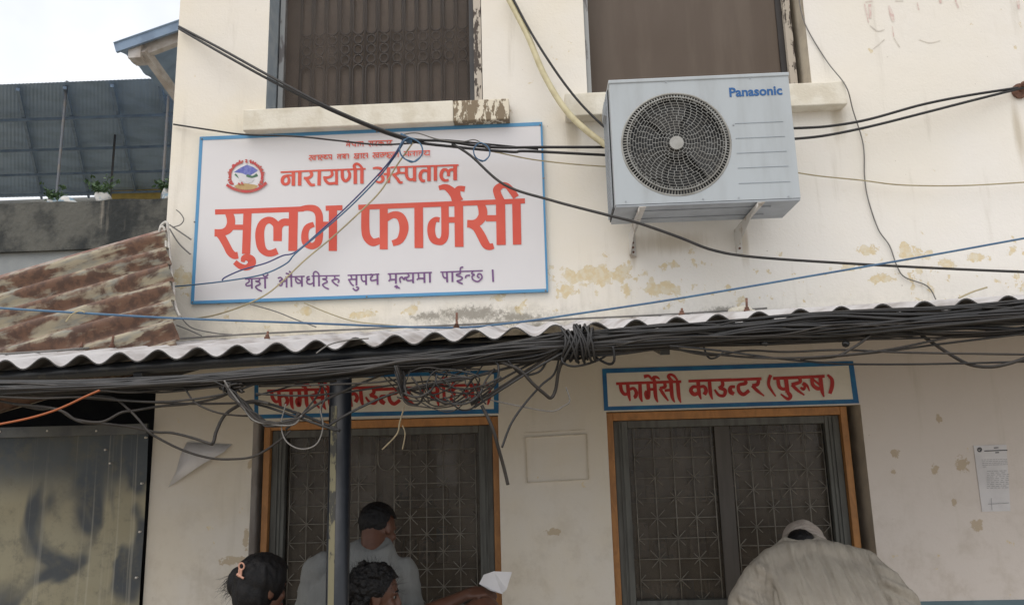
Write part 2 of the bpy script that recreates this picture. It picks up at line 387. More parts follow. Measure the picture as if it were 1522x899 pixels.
# ------------------------------------------------------------------ hospital building
BX0, BX1, BD, BTOP = -2.085, 5.6, 7.0, 7.6
bld = empty('hospital_building', (BX0, 0, 0), 'cream plastered two storey hospital building with flaking paint and two service counters', 'building')
WL = (-1.545, -.298, 3.755, 5.35); WR = (.292, 1.537, 3.765, 5.35)
CL = (-1.548, -.252, .98, 2.022); CR = (.311, 1.607, .98, 2.024)
holes = [WL, WR, CL, CR]
RV = .17     # reveal depth
def facade():
    mb = MB()
    xs = sorted({BX0, BX1} | {h[0] for h in holes} | {h[1] for h in holes}); zs = sorted({0.0, BTOP} | {h[2] for h in holes} | {h[3] for h in holes})
    for i in range(len(xs)-1):
        for j in range(len(zs)-1):
            cx, cz = (xs[i]+xs[i+1])/2, (zs[j]+zs[j+1])/2
            if any(h[0] < cx < h[1] and h[2] < cz < h[3] for h in holes): continue
            mb.add([(xs[i],0,zs[j]),(xs[i+1],0,zs[j]),(xs[i+1],0,zs[j+1]),(xs[i],0,zs[j+1])], [(0,1,2,3)])
    mb.add([(BX0,0,0),(BX0,BD,0),(BX0,BD,BTOP),(BX0,0,BTOP)], [(0,1,2,3)])
    mb.add([(BX1,0,0),(BX1,BD,0),(BX1,BD,BTOP),(BX1,0,BTOP)], [(0,1,2,3)])
    mb.add([(BX0,BD,0),(BX1,BD,0),(BX1,BD,BTOP),(BX0,BD,BTOP)], [(0,1,2,3)])
    return mb
facade().build('wall', m_wall, bld)
MB().box(BX0-.3, BX1+.3, -.35, BD+.3, BTOP+.002, BTOP+.2).build('roof', m_sill, bld)

def ring_frame(x0, x1, z0, z1, wL, wR, wB, wT, y0, y1):
    mb = MB()
    if wL: mb.box(x0, x0+wL, y0, y1, z0, z1)
    if wR: mb.box(x1-wR, x1, y0, y1, z0, z1)
    if wT: mb.box(x0+wL+.0005, x1-wR-.0005, y0, y1, z1-wT, z1)
    if wB: mb.box(x0+wL+.0005, x1-wR-.0005, y0, y1, z0, z0+wB)
    return mb
def grille_capsules(mb, x0, x1, y, r):
    """cast bars with stacked rounded loops"""
    n = 13; p = (x1-x0)/n
    def loop(cx, za, zb, hw):
        pts = []
        for k in range(7): a = math.pi*k/6; pts.append((cx+hw*math.cos(a), y, zb-hw+hw*math.sin(a)))
        for k in range(7): a = math.pi+math.pi*k/6; pts.append((cx+hw*math.cos(a), y, za+hw+hw*math.sin(a)))
        pts.append(pts[0]); mb.tube(pts, r, 6, False)
    for i in range(n):
        cx = x0+p*(i+.5); hw = p*.40; z = WL[2]+.015
        while z < WL[3]-.1:
            loop(cx, z, z+.055, hw*.8); loop(cx, z+.062, z+.365, hw); loop(cx, z+.372, z+.430, hw*.8); loop(cx, z+.437, z+.495, hw*.8)
            z += .503
        mb.tube([(x0+p*i, y, WL[2]), (x0+p*i, y, WL[3])], r*.8, 6)
def window(op, kind):
    x0, x1, z0, z1 = op
    w_ = empty('window', (x0, RV, z0)); w_.parent = bld; w_.location = Vector((x0, RV, z0))-bld.location
    # reveals (jambs, head) lined with their own paint
    rv = MB()
    rv.add([(x0,0,z0),(x0,RV+.05,z0),(x0,RV+.05,z1),(x0,0,z1)], [(0,1,2,3)])
    rv.add([(x1,0,z0),(x1,RV+.05,z0),(x1,RV+.05,z1),(x1,0,z1)], [(0,1,2,3)])
    rv.add([(x0,0,z1),(x1,0,z1),(x1,RV+.05,z1),(x0,RV+.05,z1)], [(0,1,2,3)])
    rv.add([(x0,0,z0),(x1,0,z0),(x1,RV+.05,z0),(x0,RV+.05,z0)], [(0,1,2,3)])
    rv.build('reveal', m_reveal if kind == 'L' else m_reveal2, w_)
    if kind == 'L':
        ring_frame(x0+.012, x1-.002, z0+.002, z1-.002, .028, .001, .001, .03, RV-.02, RV+.03).build('frame', m_frame_grey, w_)
        MB().box(x1-.047, x1-.004, .004, .05, z0+.002, z1).build('jamb_strip', m_flake, w_)
        MB().box(x1-.075, x1-.0475, .03, .07, z0+.002, z1).build('jamb_strip', M('dark_jamb', (.045,.045,.048), (.06,.06,.06), .6), w_)
        MB().box(x0+.0395, x1-.0035, RV+.022, RV+.03, z0+.0035, z1-.033).build('shutter_board', m_brown3, w_); MB().box(x0+.0395, x1-.0035, RV-.012, RV-.009, z0+.0035, z1-.033).build('pane', m_brownglass, w_)
        gr = MB(); grille_capsules(gr, x0+.13, x1-.09, RV+.006, .0062); gr.build('grille', m_brown2, w_)
    else:
        MB().box(x0+.002, x0+.026, .012, .045, z0+.002, z1).build('jamb_strip', m_frame_grey, w_)
        MB().box(x1-.075, x1-.035, RV-.06, RV+.02, z0+.002, z1).build('jamb_strip', m_flake, w_)
        MB().box(x1-.11, x1-.0755, RV-.03, RV+.02, z0+.002, z1).build('jamb_strip', m_brown2, w_)
        sheet = MB(); nx, nz = 40, 24
        vs = []
        for j in range(nz+1):
            for i in range(nx+1):
                X = x0+.003+(x1-x0-.08)*i/nx; Z = z0+.003+(z1-z0-.006)*j/nz
                vs.append((X, RV-.02+.012*noise.noise((X*5, 0, Z*2.2))+.004*noise.noise((X*22, 1, Z*6)), Z))
        sheet.add(vs, [(j*(nx+1)+i, j*(nx+1)+i+1, (j+1)*(nx+1)+i+1, (j+1)*(nx+1)+i) for j in range(nz) for i in range(nx)], True)
        sheet.build('pane', m_brown, w_)
    return w_
wl = window(WL, 'L'); wr = window(WR, 'R')
def sill(x0, x1, z0, z1, parent, bare):
    MB().box(x0, x1 if not bare else x1-.31, -.085, .03, z0, z1).build('sill', m_sill, parent, bevel=.006)
    if bare: MB().box(x1-.3099, x1, -.083, .03, z0+.001, z1-.002).build('sill', m_sillbare, parent, bevel=.006, label='flaked bare brown end of the sill')
sill(-1.64, -.148, 3.628, 3.7535, wl, True); sill(.16, 1.685, 3.63, 3.7635, wr, False)

# --- service counters
def counter(op, kind):
    x0, x1, z0, z1 = op; Y = .125
    c = empty('counter_window', (x0, Y, z0)); c.parent = bld; c.location = Vector((x0, Y, z0))-bld.location
    rv = MB()
    for X in (x0, x1): rv.add([(X,0,z0),(X,.2,z0),(X,.2,z1),(X,0,z1)], [(0,1,2,3)])
    rv.add([(x0,0,z1),(x1,0,z1),(x1,.2,z1),(x0,.2,z1)], [(0,1,2,3)]); rv.add([(x0,0,z0),(x1,0,z0),(x1,.2,z0),(x0,.2,z0)], [(0,1,2,3)])
    rv.build('reveal', m_reveal3 if kind == 'L' else m_reveal2, c)
    a, b = (x0+.035, x1-.002) if kind == 'L' else (x0+.004, x1-.045)
    ring_frame(a, b, z0+.002, z1-.003, .034, .034, .04, .042, Y-.06, Y).build('wooden_frame', m_wood, c, bevel=.003)
    a += .035; b -= .035; top = z1-.046
    ring_frame(a, b, z0+.045, top, .075, .075, .05, .04, Y-.03, Y+.012).build('steel_frame', m_meshframe, c, bevel=.004)
    for xa, xb in ((a+.03, a+.036), (b-.036, b-.03), (a+.045, a+.055), (b-.055, b-.045)): MB().box(xa, xb, Y-.037, Y-.0305, z0+.05, top-.01).build('track', m_meshframe, c)
    a += .0755; b -= .0755
    MB().box(a, b, Y+.02, Y+.024, z0+.05, top-.041).build('pane', m_glass, c)
    # star grille
    gm = MB(); P = .0925; yg = Y-.004; r = .0026
    def grid(gx0, gx1, ztop, zbot, ph):
        nx = max(1, round((gx1-gx0)/P)); p = (gx1-gx0)/nx; nz = int((ztop-zbot)/p)+1
        jit = lambda: random.uniform(-.0015, .0015)
        for i in range(nx+1): gm.tube([(gx0+p*i+jit(), yg, zbot), (gx0+p*i+jit(), yg, top-.042)], r, 5)
        for j in range(nz): gm.tube([(gx0, yg+.004, ztop-p*j+jit()), (gx1, yg+.004, ztop-p*j+jit())], r, 5)
        for i in range(nx+1):
            for j in range(nz):
                if (i+j+ph) % 2: continue
                for sx, sz in ((1,1),(1,-1),(-1,1),(-1,-1)):
                    if not 0 <= i+sx <= nx or (j == 0 and sz > 0): continue
                    X, Z = gx0+p*i, ztop-p*j; L = p*random.uniform(.26, .44)
                    gm.tube([(X, yg+.002, Z), (X+sx*L, yg+.002, Z+sz*L)], r*.9, 4)
    if kind == 'L':
        grid(a+.02, a+.30, top-.12, z0+.06, 1)
        xc = at(562, 650, yg).x; x2 = at(586, 650, yg).x
        pts = [(xc, yg, top-.042), (xc, yg, 1.80)] + [((xc+x2)/2-(x2-xc)/2*math.cos(math.pi*k/8), yg, 1.80-(x2-xc)/2*math.sin(math.pi*k/8)*1.1) for k in range(1, 8)] + [(x2, yg, 1.80), (x2, yg, top-.042)]
        gm.tube(pts, r, 5)
        grid(a+.30, xc-.01, top-.20, z0+.06, 0); grid(x2+.0, b-.02, top-.12, z0+.06, 1)
    else:
        xm = at(1066, 700, yg).x; xn = at(1088, 700, yg).x
        grid(a+.03, xm-.02, top-.095, z0+.06, 1); grid(xn+.01, b-.01, top-.085, z0+.06, 0)
        MB().box(xm, xn, yg-.004, yg+.012, z0+.05, top-.041).build('mullion', m_mull, c)
    gm.build('star_grille', m_grille, c)
    return c
cl = counter(CL, 'L'); cr = counter(CR, 'R')
# dado
dd = MB()
xs = [BX0, CL[0], CL[1], CR[0], CR[1], BX1]
for i in range(5):
    top = 1.068 if i % 2 == 0 else .975
    dd.box(xs[i]+.0003*i, xs[i+1], -.005, .0, 0, top)
dd.build('dado', m_teal, bld)
# dispensary behind the counters
rm = MB(); X0, X1, Yb = -2.0, 2.6, 2.6
rm.add([(X0,Yb,0),(X1,Yb,0),(X1,Yb,2.6),(X0,Yb,2.6)], [(0,1,2,3)]).add([(X0,.2,2.6),(X1,.2,2.6),(X1,Yb,2.6),(X0,Yb,2.6)], [(0,1,2,3)])
for X in (X0, X1): rm.add([(X,.2,0),(X,Yb,0),(X,Yb,2.6),(X,.2,2.6)], [(0,1,2,3)])
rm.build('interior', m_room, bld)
MB().box(X0+.01, X1-.01, .205, .7, .90, .95).build('counter_top', m_wood, bld)
for k, (sx, sw) in enumerate(((-1.45, .9), (.45, 1.0), (1.7, .6))):
    sh = MB().box(sx, sx+sw, 2.2, 2.24, .3, 2.1)
    for zz in (.6, 1.0, 1.4, 1.8, 2.08): sh.box(sx, sx+sw, 1.85, 2.199, zz, zz+.025)
    s_ = obj_at_base('medicine_shelf', sh, M('shelf_paint', (.30,.26,.2), (.22,.2,.16), .7), ['dim wooden medicine shelf behind the left counter grille', 'dim wooden medicine shelf behind the left half of the right counter grille', 'dim wooden medicine shelf behind the right half of the right counter grille'][k], 'shelf', 'shelves in the dispensary')
    bx = MB()
    for zz in (.625, 1.025, 1.425, 1.825):
        x = sx+.03
        while x < sx+sw-.12:
            ww = random.uniform(.05, .12); hh = random.uniform(.08, .26); bx.box(x, x+ww, 1.92, 2.1, zz, zz+hh); x += ww+random.uniform(.005, .05)
    bm_ = bx; tag(bm_.build('medicine_boxes', [M('carton%d' % k, (.5,.48,.45), (.22,.28,.33), .7, scale=7, lo=.47, hi=.53)]), 'rows of medicine cartons on the dim shelf, %s' % ('behind the left counter' if k == 0 else 'left half of the right counter' if k == 1 else 'right half of the right counter'), 'cartons', kind='stuff')
# papers stuck inside the glass
for k, (px, py, pw, ph, lab) in enumerate(((540, 695, 22, 38, 'upper pale sheet stuck inside the left counter glass'), (542, 742, 20, 22, 'lower pale sheet stuck inside the left counter glass'), (664, 690, 30, 62, 'large faint notice stuck inside the right side of the left counter glass'))):
    a = at(px-pw/2, py-ph/2, .175); b = at(px+pw/2, py+ph/2, .175)
    obj_at_base('paper_sheet', MB().box(a.x, b.x, .1745, .176, b.z, a.z), m_print, lab, 'paper', 'papers inside the counters')

# ------------------------------------------------------------------ strokes (lettering)
class Pen:
    """ribbons laid on a wall plane, each a hair in front of the last; input in photo pixels through (ox, oy, scale)"""
    def __init__(s, Y): s.mb = MB(); s.Y = Y; s.k = 0
    def stroke(s, pts, w_, ox, oy, sc, smooth=True, dx=0, dy=0):
        s.k += 1; y = s.Y - .00006*s.k
        P = [(ox+p[0]/sc+dx, oy+p[1]/sc+dy, (p[2] if len(p) > 2 else w_)/sc) for p in pts]
        P3 = [Vector(p) for p in P]
        Q = spline(P3, 7) if (smooth and len(P3) > 2) else P3
        L = []; Rr = []
        for i, q in enumerate(Q):
            a = Q[max(i-1, 0)]; b = Q[min(i+1, len(Q)-1)]; t = Vector((b.x-a.x, b.y-a.y)); t = t.normalized() if t.length > 1e-6 else Vector((1, 0))
            n = Vector((-t.y, t.x)); h = q.z/2
            L.append(at(q.x+n.x*h, q.y+n.y*h, y)); Rr.append(at(q.x-n.x*h, q.y-n.y*h, y))
        n = len(Q); s.mb.add(L+Rr, [(i, i+1, n+i+1, n+i) for i in range(n-1)])
    def many(s, lst, w_, ox, oy, sc, **kw):
        for st in lst: s.stroke(st, w_, ox, oy, sc, **kw)
    def fan(s, pts, ox, oy, sc):
        s.k += 1; y = s.Y-.00006*s.k
        v = [at(ox+p[0]/sc, oy+p[1]/sc, y) for p in pts]; s.mb.add(v, [tuple(range(len(v)))])

m_acgrv = M('ac_groove', (.30, .345, .385), None, .5)
# ------------------------------------------------------------------ hospital banner
_q = [at(*p, -.024) for p in ((297,204),(806,181),(283,451),(815,434))]
SX0, SX1, SZ0, SZ1 = (_q[0].x+_q[2].x)/2, (_q[1].x+_q[3].x)/2, (_q[2].z+_q[3].z)/2, (_q[0].z+_q[1].z)/2
ban = empty('banner', ((SX0+SX1)/2, -.02, SZ0), 'large white banner with blue edge and big red lettering under the left upper window', 'banner')
MB().box(SX0+.0182, SX1-.0112, -.022, -.004, SZ0+.0162, SZ1-.0212).build('sheet', m_banner, ban)
ring_frame(SX0, SX1, SZ0, SZ1, .018, .011, .016, .021, -.024, -.003).build('border', m_bblue, ban)
YB = -.0228
A = (310, 290, 7.49); pen = Pen(YB)
pen.many([
 [(72,189,58),(480,176,56),(1060,155,58)],
 [(225,200,86),(247,260,92),(248,320,92),(222,380,90),(170,412,80),(110,420,80),(66,420,84)],
 [(110,425,80),(150,470,84),(200,560,82),(240,635,84),(285,672,80),(328,668,76)],
 [(380,745,38),(392,705,66),(430,692,75),(478,722,90),(474,772,88),(420,806,66),(350,790,64),(292,745,58)],
 [(768,512,95),(768,400,95),(752,330,80),(702,285,76),(650,282,76),(600,320,88),(572,400,98),(572,500,100),(592,590,92),(640,640,74),(700,647,74),(765,622,74)],
 [(768,430,95),(785,350,80),(830,305,82),(895,303,80)],
 [(1030,155,58),(1110,142,66),(1190,160,82),(1228,220,84),(1233,320,84),(1232,450,84),(1215,530,80),(1150,568,72),(1085,530,84),(1072,440,80),(1100,360,70),(1172,325,58)]], 0, *A)
for s_ in ([(434,180,92),(417,655,92)], [(262,358,58),(400,358,58)], [(945,170,100),(937,622,100)], [(1255,325,58),(1350,325,58)], [(1385,130,92),(1383,622,92)], [(1303,147,56),(1490,140,56)]):
    pen.stroke(s_, 0, *A, smooth=False)
B = (530, 265, 5.854)
pen.many([
 [(77,260,70),(76,430,72),(90,510,72),(140,557,68),(205,540,55)],
 [(255,352,58),(320,318,58),(380,335,72),(410,400,80),(408,470,76),(375,540,62),(312,566,52)],
 [(768,230,66),(770,400,66),(768,500,66),(745,545,62),(710,552,58),(670,530,66),(650,470,68),(655,400,66),(685,360,46),(722,362,44)],
 [(882,205,100),(850,140,80),(800,90,62),(760,76,48),(716,86,38)], [(868,190,80),(872,120,66),(895,90,48),(942,95,50)],
 [(1080,225,64),(1098,280,76),(1096,330,76),(1065,375,72),(1020,395,66),(962,395,66)],
 [(985,398,60),(1040,430,66),(1085,500,74),(1122,572,72),(1155,596,58),(1192,588,50)],
 [(1256,205,74),(1228,140,66),(1222,95,66),(1265,62,52),(1310,68,50),(1350,110,56),(1388,165,56)]], 0, *B)
for s_ in ([(15,253,44),(830,222,44),(1465,197,44)], [(236,245,70),(236,618,70)], [(540,240,76),(542,607,76)], [(790,362,50),(858,362,50)], [(888,205,76),(893,597,76)], [(1125,348,54),(1225,348,54)], [(1252,200,80),(1258,580,80)], [(1390,200,74),(1397,577,74)]):
    pen.stroke(s_, 0, *B, smooth=False)
C3 = (410, 230, 10.87)
pen.many([
 [(260,335,30),(190,335,34),(125,365,55),(103,420,55),(120,465,50),(165,478,44),(205,450,50),(210,390,44),(185,345,35)],
 [(560,270,50),(580,320,50),(555,360,46),(505,380,44),(450,378,42)], [(480,380,44),(520,430,54),(565,485,48),(632,488,38)],
 [(900,262,45),(910,320,45),(880,355,42),(830,370,40),(765,368,40)], [(785,370,42),(805,420,48),(860,465,46),(965,458,44)],
 [(1072,250,52),(1075,360,54),(1100,412,50),(1140,422,46),(1185,370,52),(1190,300,46),(1160,258,36)],
 [(1283,245,58),(1265,180,48),(1300,148,40),(1350,165,40),(1398,222,38)]], 0, *C3)
for s_ in ([(75,284,27),(700,255,27),(1450,229,27)], [(283,275,58),(282,503,58)], [(387,270,58),(383,500,58)], [(703,255,56),(697,497,56)], [(978,245,46),(982,488,46)], [(1283,240,58),(1283,473,58)], [(1390,235,56),(1390,468,56)]):
    pen.stroke(s_, 0, *C3, smooth=False)
C4 = (545, 230, 10.5)
pen.many([
 [(95,215,28),(160,205,36),(230,225,46),(235,280,46),(180,315,36)], [(180,315,38),(245,345,48),(250,400,48),(200,432,36),(125,405,30)],
 [(490,200,42),(500,250,46),(480,290,42),(400,318,38)], [(425,318,38),(480,380,46),(515,430,42),(562,432,34)],
 [(620,190,46),(622,320,48),(650,375,46),(690,390,42),(745,375,40)],
 [(950,252,40),(880,250,46),(840,300,54),(838,360,54),(865,405,46),(912,410,40)],
 [(1275,335,50),(1275,280,48),(1240,235,42),(1190,245,52),(1162,310,54),(1175,370,52),(1220,402,42),(1280,394,36)], [(1275,290,46),(1300,240,42),(1358,232,40)]], 0, *C4)
for s_ in ([(370,198,25),(1435,162,25)], [(265,305,34),(330,300,34)], [(340,195,54),(338,440,54)], [(500,283,30),(600,285,30)], [(747,185,52),(747,418,52)], [(972,178,56),(972,412,56)], [(1072,175,54),(1072,407,54)], [(1380,165,58),(1380,398,58)]):
    pen.stroke(s_, 0, *C4, smooth=False)
# two small lines above
C7 = (450, 200, 7.61); w7 = 11
pen.many([[(490,92),(685,82)],[(740,78),(1015,68)],[(528,90),(528,140)],[(495,130),(500,112),(528,115)],[(560,88),(562,115),(595,120)],[(595,86),(595,138)],[(625,85),(625,136)],[(655,125),(648,105),(665,98),(682,112)],[(682,84),(682,134)],[(525,88),(520,74),(508,68)],
 [(760,78),(765,102),(745,110),(770,135)],[(765,102),(790,100)],[(790,76),(790,130)],[(835,74),(830,98),(812,105),(840,130)],[(885,74),(885,128)],[(885,112),(862,112),(862,95),(885,95),(910,95),(912,118)],[(955,72),(955,126)],[(995,70),(990,95),(972,102),(1005,124)],
 [(70,240),(330,230)],[(385,228),(522,222)],[(578,220),(738,213)],[(790,210),(1085,200)],[(1140,195),(1440,183)],
 [(92,242),(96,262),(70,272),(100,296)],[(96,262),(112,262)],[(140,238),(140,292)],[(140,258),(115,258),(115,280),(140,278)],[(178,236),(178,290)],[(210,236),(214,256),(190,266),(220,292)],[(214,256),(235,256)],[(240,240),(262,246),(240,262),(258,272),(290,268)],[(292,234),(302,262),(325,268)],[(325,232),(325,286)],
 [(425,226),(425,280)],[(425,245),(395,250),(398,275)],[(455,224),(470,246),(450,256),(480,264)],[(480,222),(480,276)],[(516,222),(516,274)],
 [(590,222),(595,245),(580,262),(610,270),(630,258)],[(632,218),(632,274)],[(632,240),(612,242),(614,258)],[(662,216),(662,272)],[(690,216),(690,240),(680,258),(705,268)],[(732,213),(732,268)],[(712,240),(732,250)],
 [(810,210),(816,234),(792,244),(820,268)],[(816,234),(832,234)],[(858,208),(858,264)],[(858,230),(835,232),(835,252),(858,250)],[(905,206),(905,230),(880,232),(885,252),(905,250)],[(935,206),(935,228),(912,230),(915,250)],[(965,205),(955,225),(980,235),(950,250),(990,262),(1005,240),(985,228)],[(1045,202),(1045,258)],[(1045,222),(1020,225),(1022,250)],[(1078,200),(1078,256)],
 [(1160,196),(1162,228),(1150,238)],[(1162,226),(1195,226)],[(1196,192),(1196,248)],[(1205,220),(1225,216)],[(1228,222),(1210,240)],[(1262,190),(1262,244)],[(1262,212),(1240,225)],[(1292,190),(1292,242)],[(1320,232),(1315,212),(1332,205),(1348,215)],[(1350,186),(1350,240)],[(1385,186),(1392,205),(1372,215),(1395,232),(1425,226)],[(1430,184),(1430,240)]], w7, *C7)
pen.mb.build('red_lettering', m_red, ban)
pen = Pen(YB)
C5 = (355, 390, 7.61)
def bars(lst, w_, c):
    for x0, y0, x1, y1 in lst: pen.stroke([(x0, y0), (x1, y1)], w_, *c, smooth=False)
bars([(68,188,330,175),(525,166,745,157),(822,155,1140,149),(1230,146,1540,137)], 16, C5)
bars([(145,182,148,298),(295,178,298,295),(540,165,540,285),(592,160,595,278),(712,158,714,275),(845,155,848,275),(905,150,907,270),(1330,142,1330,262),(1438,138,1440,255)], 21, C5)
ha = [[(232,182),(230,206),(190,212),(225,220),(240,245),(205,262),(190,278),(215,305),(260,325)]]
pen.many([[(105,186),(118,215),(80,245),(95,265),(150,255)], [(270,135),(285,156),(310,156),(332,130)], [(303,112),(306,120)], [(440,180),(470,170),(490,190),(460,212),(490,232),(475,262),(438,245)], [(490,222),(540,205)], [(592,160),(570,135),(530,122)], [(595,158),(590,120),(568,98)],
 [(640,162),(645,210),(670,235),(712,225)], [(650,175),(712,222)], [(800,160),(775,165),(772,185),(800,190),(770,205),(775,235),(810,245),(848,225)], [(847,155),(845,120),(870,103),(900,125),(908,155)],
 [(1080,152),(1085,185),(1050,205)], [(1050,205),(1085,240),(1125,265)], [(1085,195),(1110,185),(1132,205),(1120,230)], [(1265,145),(1275,185),(1235,195)], [(1245,195),(1270,240),(1300,265)], [(1275,190),(1330,190)], [(1325,280),(1348,282),(1350,302),(1320,316),(1288,290)], [(1385,140),(1388,190),(1410,215),(1440,205)]], 17, *C5)
pen.many(ha, 17, *C5); pen.many([[(x+758, y-24) for x, y in ha[0]]], 17, *C5)
C6 = (550, 388, 7.61)
bars([(55,150,105,146),(200,145,700,128),(795,125,1275,108)], 15, C6)
bars([(82,145,85,268),(292,142,292,255),(485,135,487,248),(613,132,616,245),(675,130,678,242),(868,120,873,240),(930,118,932,235),(1386,95,1393,235)], 21, C6)
pen.many([[(-5,158),(15,150),(27,170),(8,188),(15,220),(80,208)], [(225,145),(228,205),(208,225)], [(228,208),(295,208)], [(276,292),(298,280),(310,292),(292,306)], [(300,285),(335,308)], [(345,245),(335,200),(360,180),(382,207),(395,185),(425,190)], [(425,140),(440,170),(405,190),(425,220),(485,214)], [(545,135),(548,190),(528,212)], [(548,195),(615,195)], [(820,125),(825,165),(845,190),(872,184)],
 [(1020,112),(1018,140),(980,150),(985,165),(1025,175),(1045,195),(1020,215),(985,225),(1010,242),(1048,256)], [(1020,112),(1025,75),(1055,68)], [(1078,192),(1090,165),(1132,160)], [(1165,112),(1150,140),(1180,155),(1155,170),(1165,210),(1220,230),(1265,190),(1255,150),(1225,145),(1215,175),(1240,190)]], 17, *C6)
pen.mb.build('purple_lettering', m_purple, ban)
# national emblem
E0 = (320, 180, 6.34)
em = Pen(YB)
em.fan([(175,482),(240,440),(300,412),(360,435),(402,465),(385,480),(350,500),(330,512),(290,508),(250,492),(215,488)], *E0)
em.mb.build('emblem_mountain', M('emblem_blue', (.10,.12,.42), (.2,.22,.5), .5, scale=60), ban)
em = Pen(YB-.0004)
em.many([[(185,500),(240,545),(290,572)], [(292,515),(340,528),(400,512)], [(300,508),(350,525),(392,500)], [(130,585),(160,570)], [(420,585),(450,570)]], 17, *E0); em.mb.build('emblem_hills', M('emblem_green', (.07,.17,.10), None, .5), ban)
em = Pen(YB-.0006)
em.fan([(175,615),(210,596),(290,588),(370,600),(405,610),(370,640),(290,650),(215,640)], *E0); em.mb.build('emblem_ground', M('emblem_gold', (.55,.38,.16), None, .5), ban)
em = Pen(YB-.0008)
em.fan([(205,505),(250,500),(300,530),(370,545),(350,575),(300,592),(230,560)], *E0); em.mb.build('emblem_plain', m_paper, ban)
em = Pen(YB-.001)
for k in range(34):
    a = R_(-215 + k*250/33)
    if abs(math.degrees(a)+90) < 12: continue
    cx, cy = 290+142*math.cos(a), 520+128*math.sin(a)
    for q in range(3):
        b = a + random.uniform(-.9, .9); L = random.uniform(18, 38); em.stroke([(cx, cy), (cx+L*math.cos(b), cy+L*math.sin(b))], random.uniform(11, 17), *E0, smooth=False)
em.many([[(105,600),(180,640),(290,664),(400,640),(482,580)]], 26, *E0); em.many([[(280,365),(300,370),(285,385),(305,392)], [(295,360),(296,395)]], 9, *E0)
em.many([[(215,585),(235,598)], [(245,575),(260,600)]], 16, *E0)
em.mb.build('emblem_wreath', M('emblem_red', (.50,.05,.05), (.42,.10,.07), .5, scale=50), ban)
for px, py in ((300,207),(803,186),(286,449),(811,432),(289,330),(808,265),(560,196),(545,441)):
    MB().ell(at(px, py, -.025), .005, nu=8, nv=6).build('nail_head', m_cgrey, ban)

# ------------------------------------------------------------------ painted signs over the counters
def pquad(mb, a, b, c, d, Y, th=.003):
    pts = [at(*q, Y) for q in (a, b, c, d)]
    mb.prism(pts, (0, th, 0)); return mb
right_words = [
 ([(90,212,36),(500,198,36),(910,185,36)], 0), ([(145,225,45),(160,300,45),(200,345,42),(245,330,38)], 1), ([(235,210,45),(248,340,46),(268,430,18)], 0), ([(255,285,36),(310,270,40),(345,320,46),(335,370,50),(312,382,42)], 1),
 ([(390,200,45),(398,370,46),(420,440,16)], 0), ([(490,200,45),(500,300,50),(490,390,54),(465,340,50),(478,300,40)], 1), ([(500,285,36),(590,280,36)], 0), ([(575,195,48),(588,370,46),(615,445,16)], 0), ([(580,190,40),(560,140,44),(600,130,36),(640,155,14)], 1), ([(545,165,26),(500,115,36),(440,125,46)], 1),
 ([(700,205,40),(705,250,44),(640,270,38)], 1), ([(640,270,38),(690,350,40),(748,428,18)], 1), ([(700,298,36),(785,290,36)], 0), ([(780,195,48),(795,370,46),(828,445,16)], 0), ([(865,190,48),(880,370,46),(905,450,16)], 0), ([(800,190,44),(750,125,44),(775,98,36),(820,115,34),(862,170,26)], 1),
 ([(1000,180,34),(1540,160,34)], 0), ([(1120,175,48),(1135,330,46),(1160,408,16)], 0), ([(1120,255,36),(1060,252,42),(1030,300,48),(1075,345,52),(1135,320,40)], 1), ([(1140,255,36),(1195,248,42),(1222,300,48),(1198,350,52)], 1), ([(1262,165,45),(1278,330,45),(1303,410,16)], 0), ([(1420,170,40),(1430,230,44),(1380,270,38)], 1), ([(1385,265,40),(1460,295,46),(1445,360,42),(1380,352,36),(1328,285,24)], 1)]
right_words2 = [
 ([(-30,190,34),(395,172,34)], 0), ([(95,262,34),(45,270,42),(45,320,52),(85,345,42)], 1), ([(210,185,34),(215,225,40),(140,245,38),(140,310,42),(190,350,42),(255,305,40)], 1), ([(360,180,40),(350,235,42),(290,250,38)], 1), ([(290,250,38),(350,310,36),(425,368,16)], 1)]
right_words3 = [
 ([(500,130,38),(478,190,36),(482,260,34),(555,372,18)], 1), ([(525,170,36),(1110,145,36)], 0), ([(580,175,40),(595,260,42),(640,290,36),(680,275,36)], 1), ([(670,165,48),(690,330,48)], 0), ([(690,325,42),(722,370,46),(690,400,36),(612,345,18)], 1),
 ([(820,160,36),(830,210,38),(735,240,42)], 1), ([(740,240,40),(800,300,34),(880,358,18)], 1), ([(835,270,22),(870,290,36),(885,255,30),(855,232,22)], 1), ([(865,215,24),(910,250,26),(938,312,14)], 1), ([(965,165,40),(975,240,42),(1030,285,42),(1075,270,36)], 1), ([(980,180,24),(1062,250,26)], 1), ([(1060,150,46),(1078,300,44),(1102,378,14)], 0), ([(1140,128,24),(1190,180,40),(1192,260,46),(1168,342,40)], 1)]
left_words = [
 ([(525,290,30),(515,200,30)], 0), ([(600,230,34),(612,300,40),(640,340,44),(610,350,30)], 1), ([(612,300,26),(690,290,26)], 0), ([(685,220,44),(690,370,40),(700,440,14)], 0), ([(560,225,30),(1170,202,30)], 0), ([(745,215,36),(720,160,32),(760,128,28),(820,140,30),(890,205,34)], 1), ([(755,220,36),(765,380,34),(775,425,14)], 0), ([(870,215,32),(880,250,32),(820,270,32),(880,300,34),(840,360,34),(930,440,18)], 1), ([(1020,350,34),(990,310,40),(1020,280,36),(1060,330,30)], 1), ([(1075,205,40),(1085,350,38),(1095,420,14)], 0), ([(1150,205,40),(1150,410,36)], 0), ([(1235,180,24),(1275,260,30),(1280,330,38),(1255,430,16)], 1)]
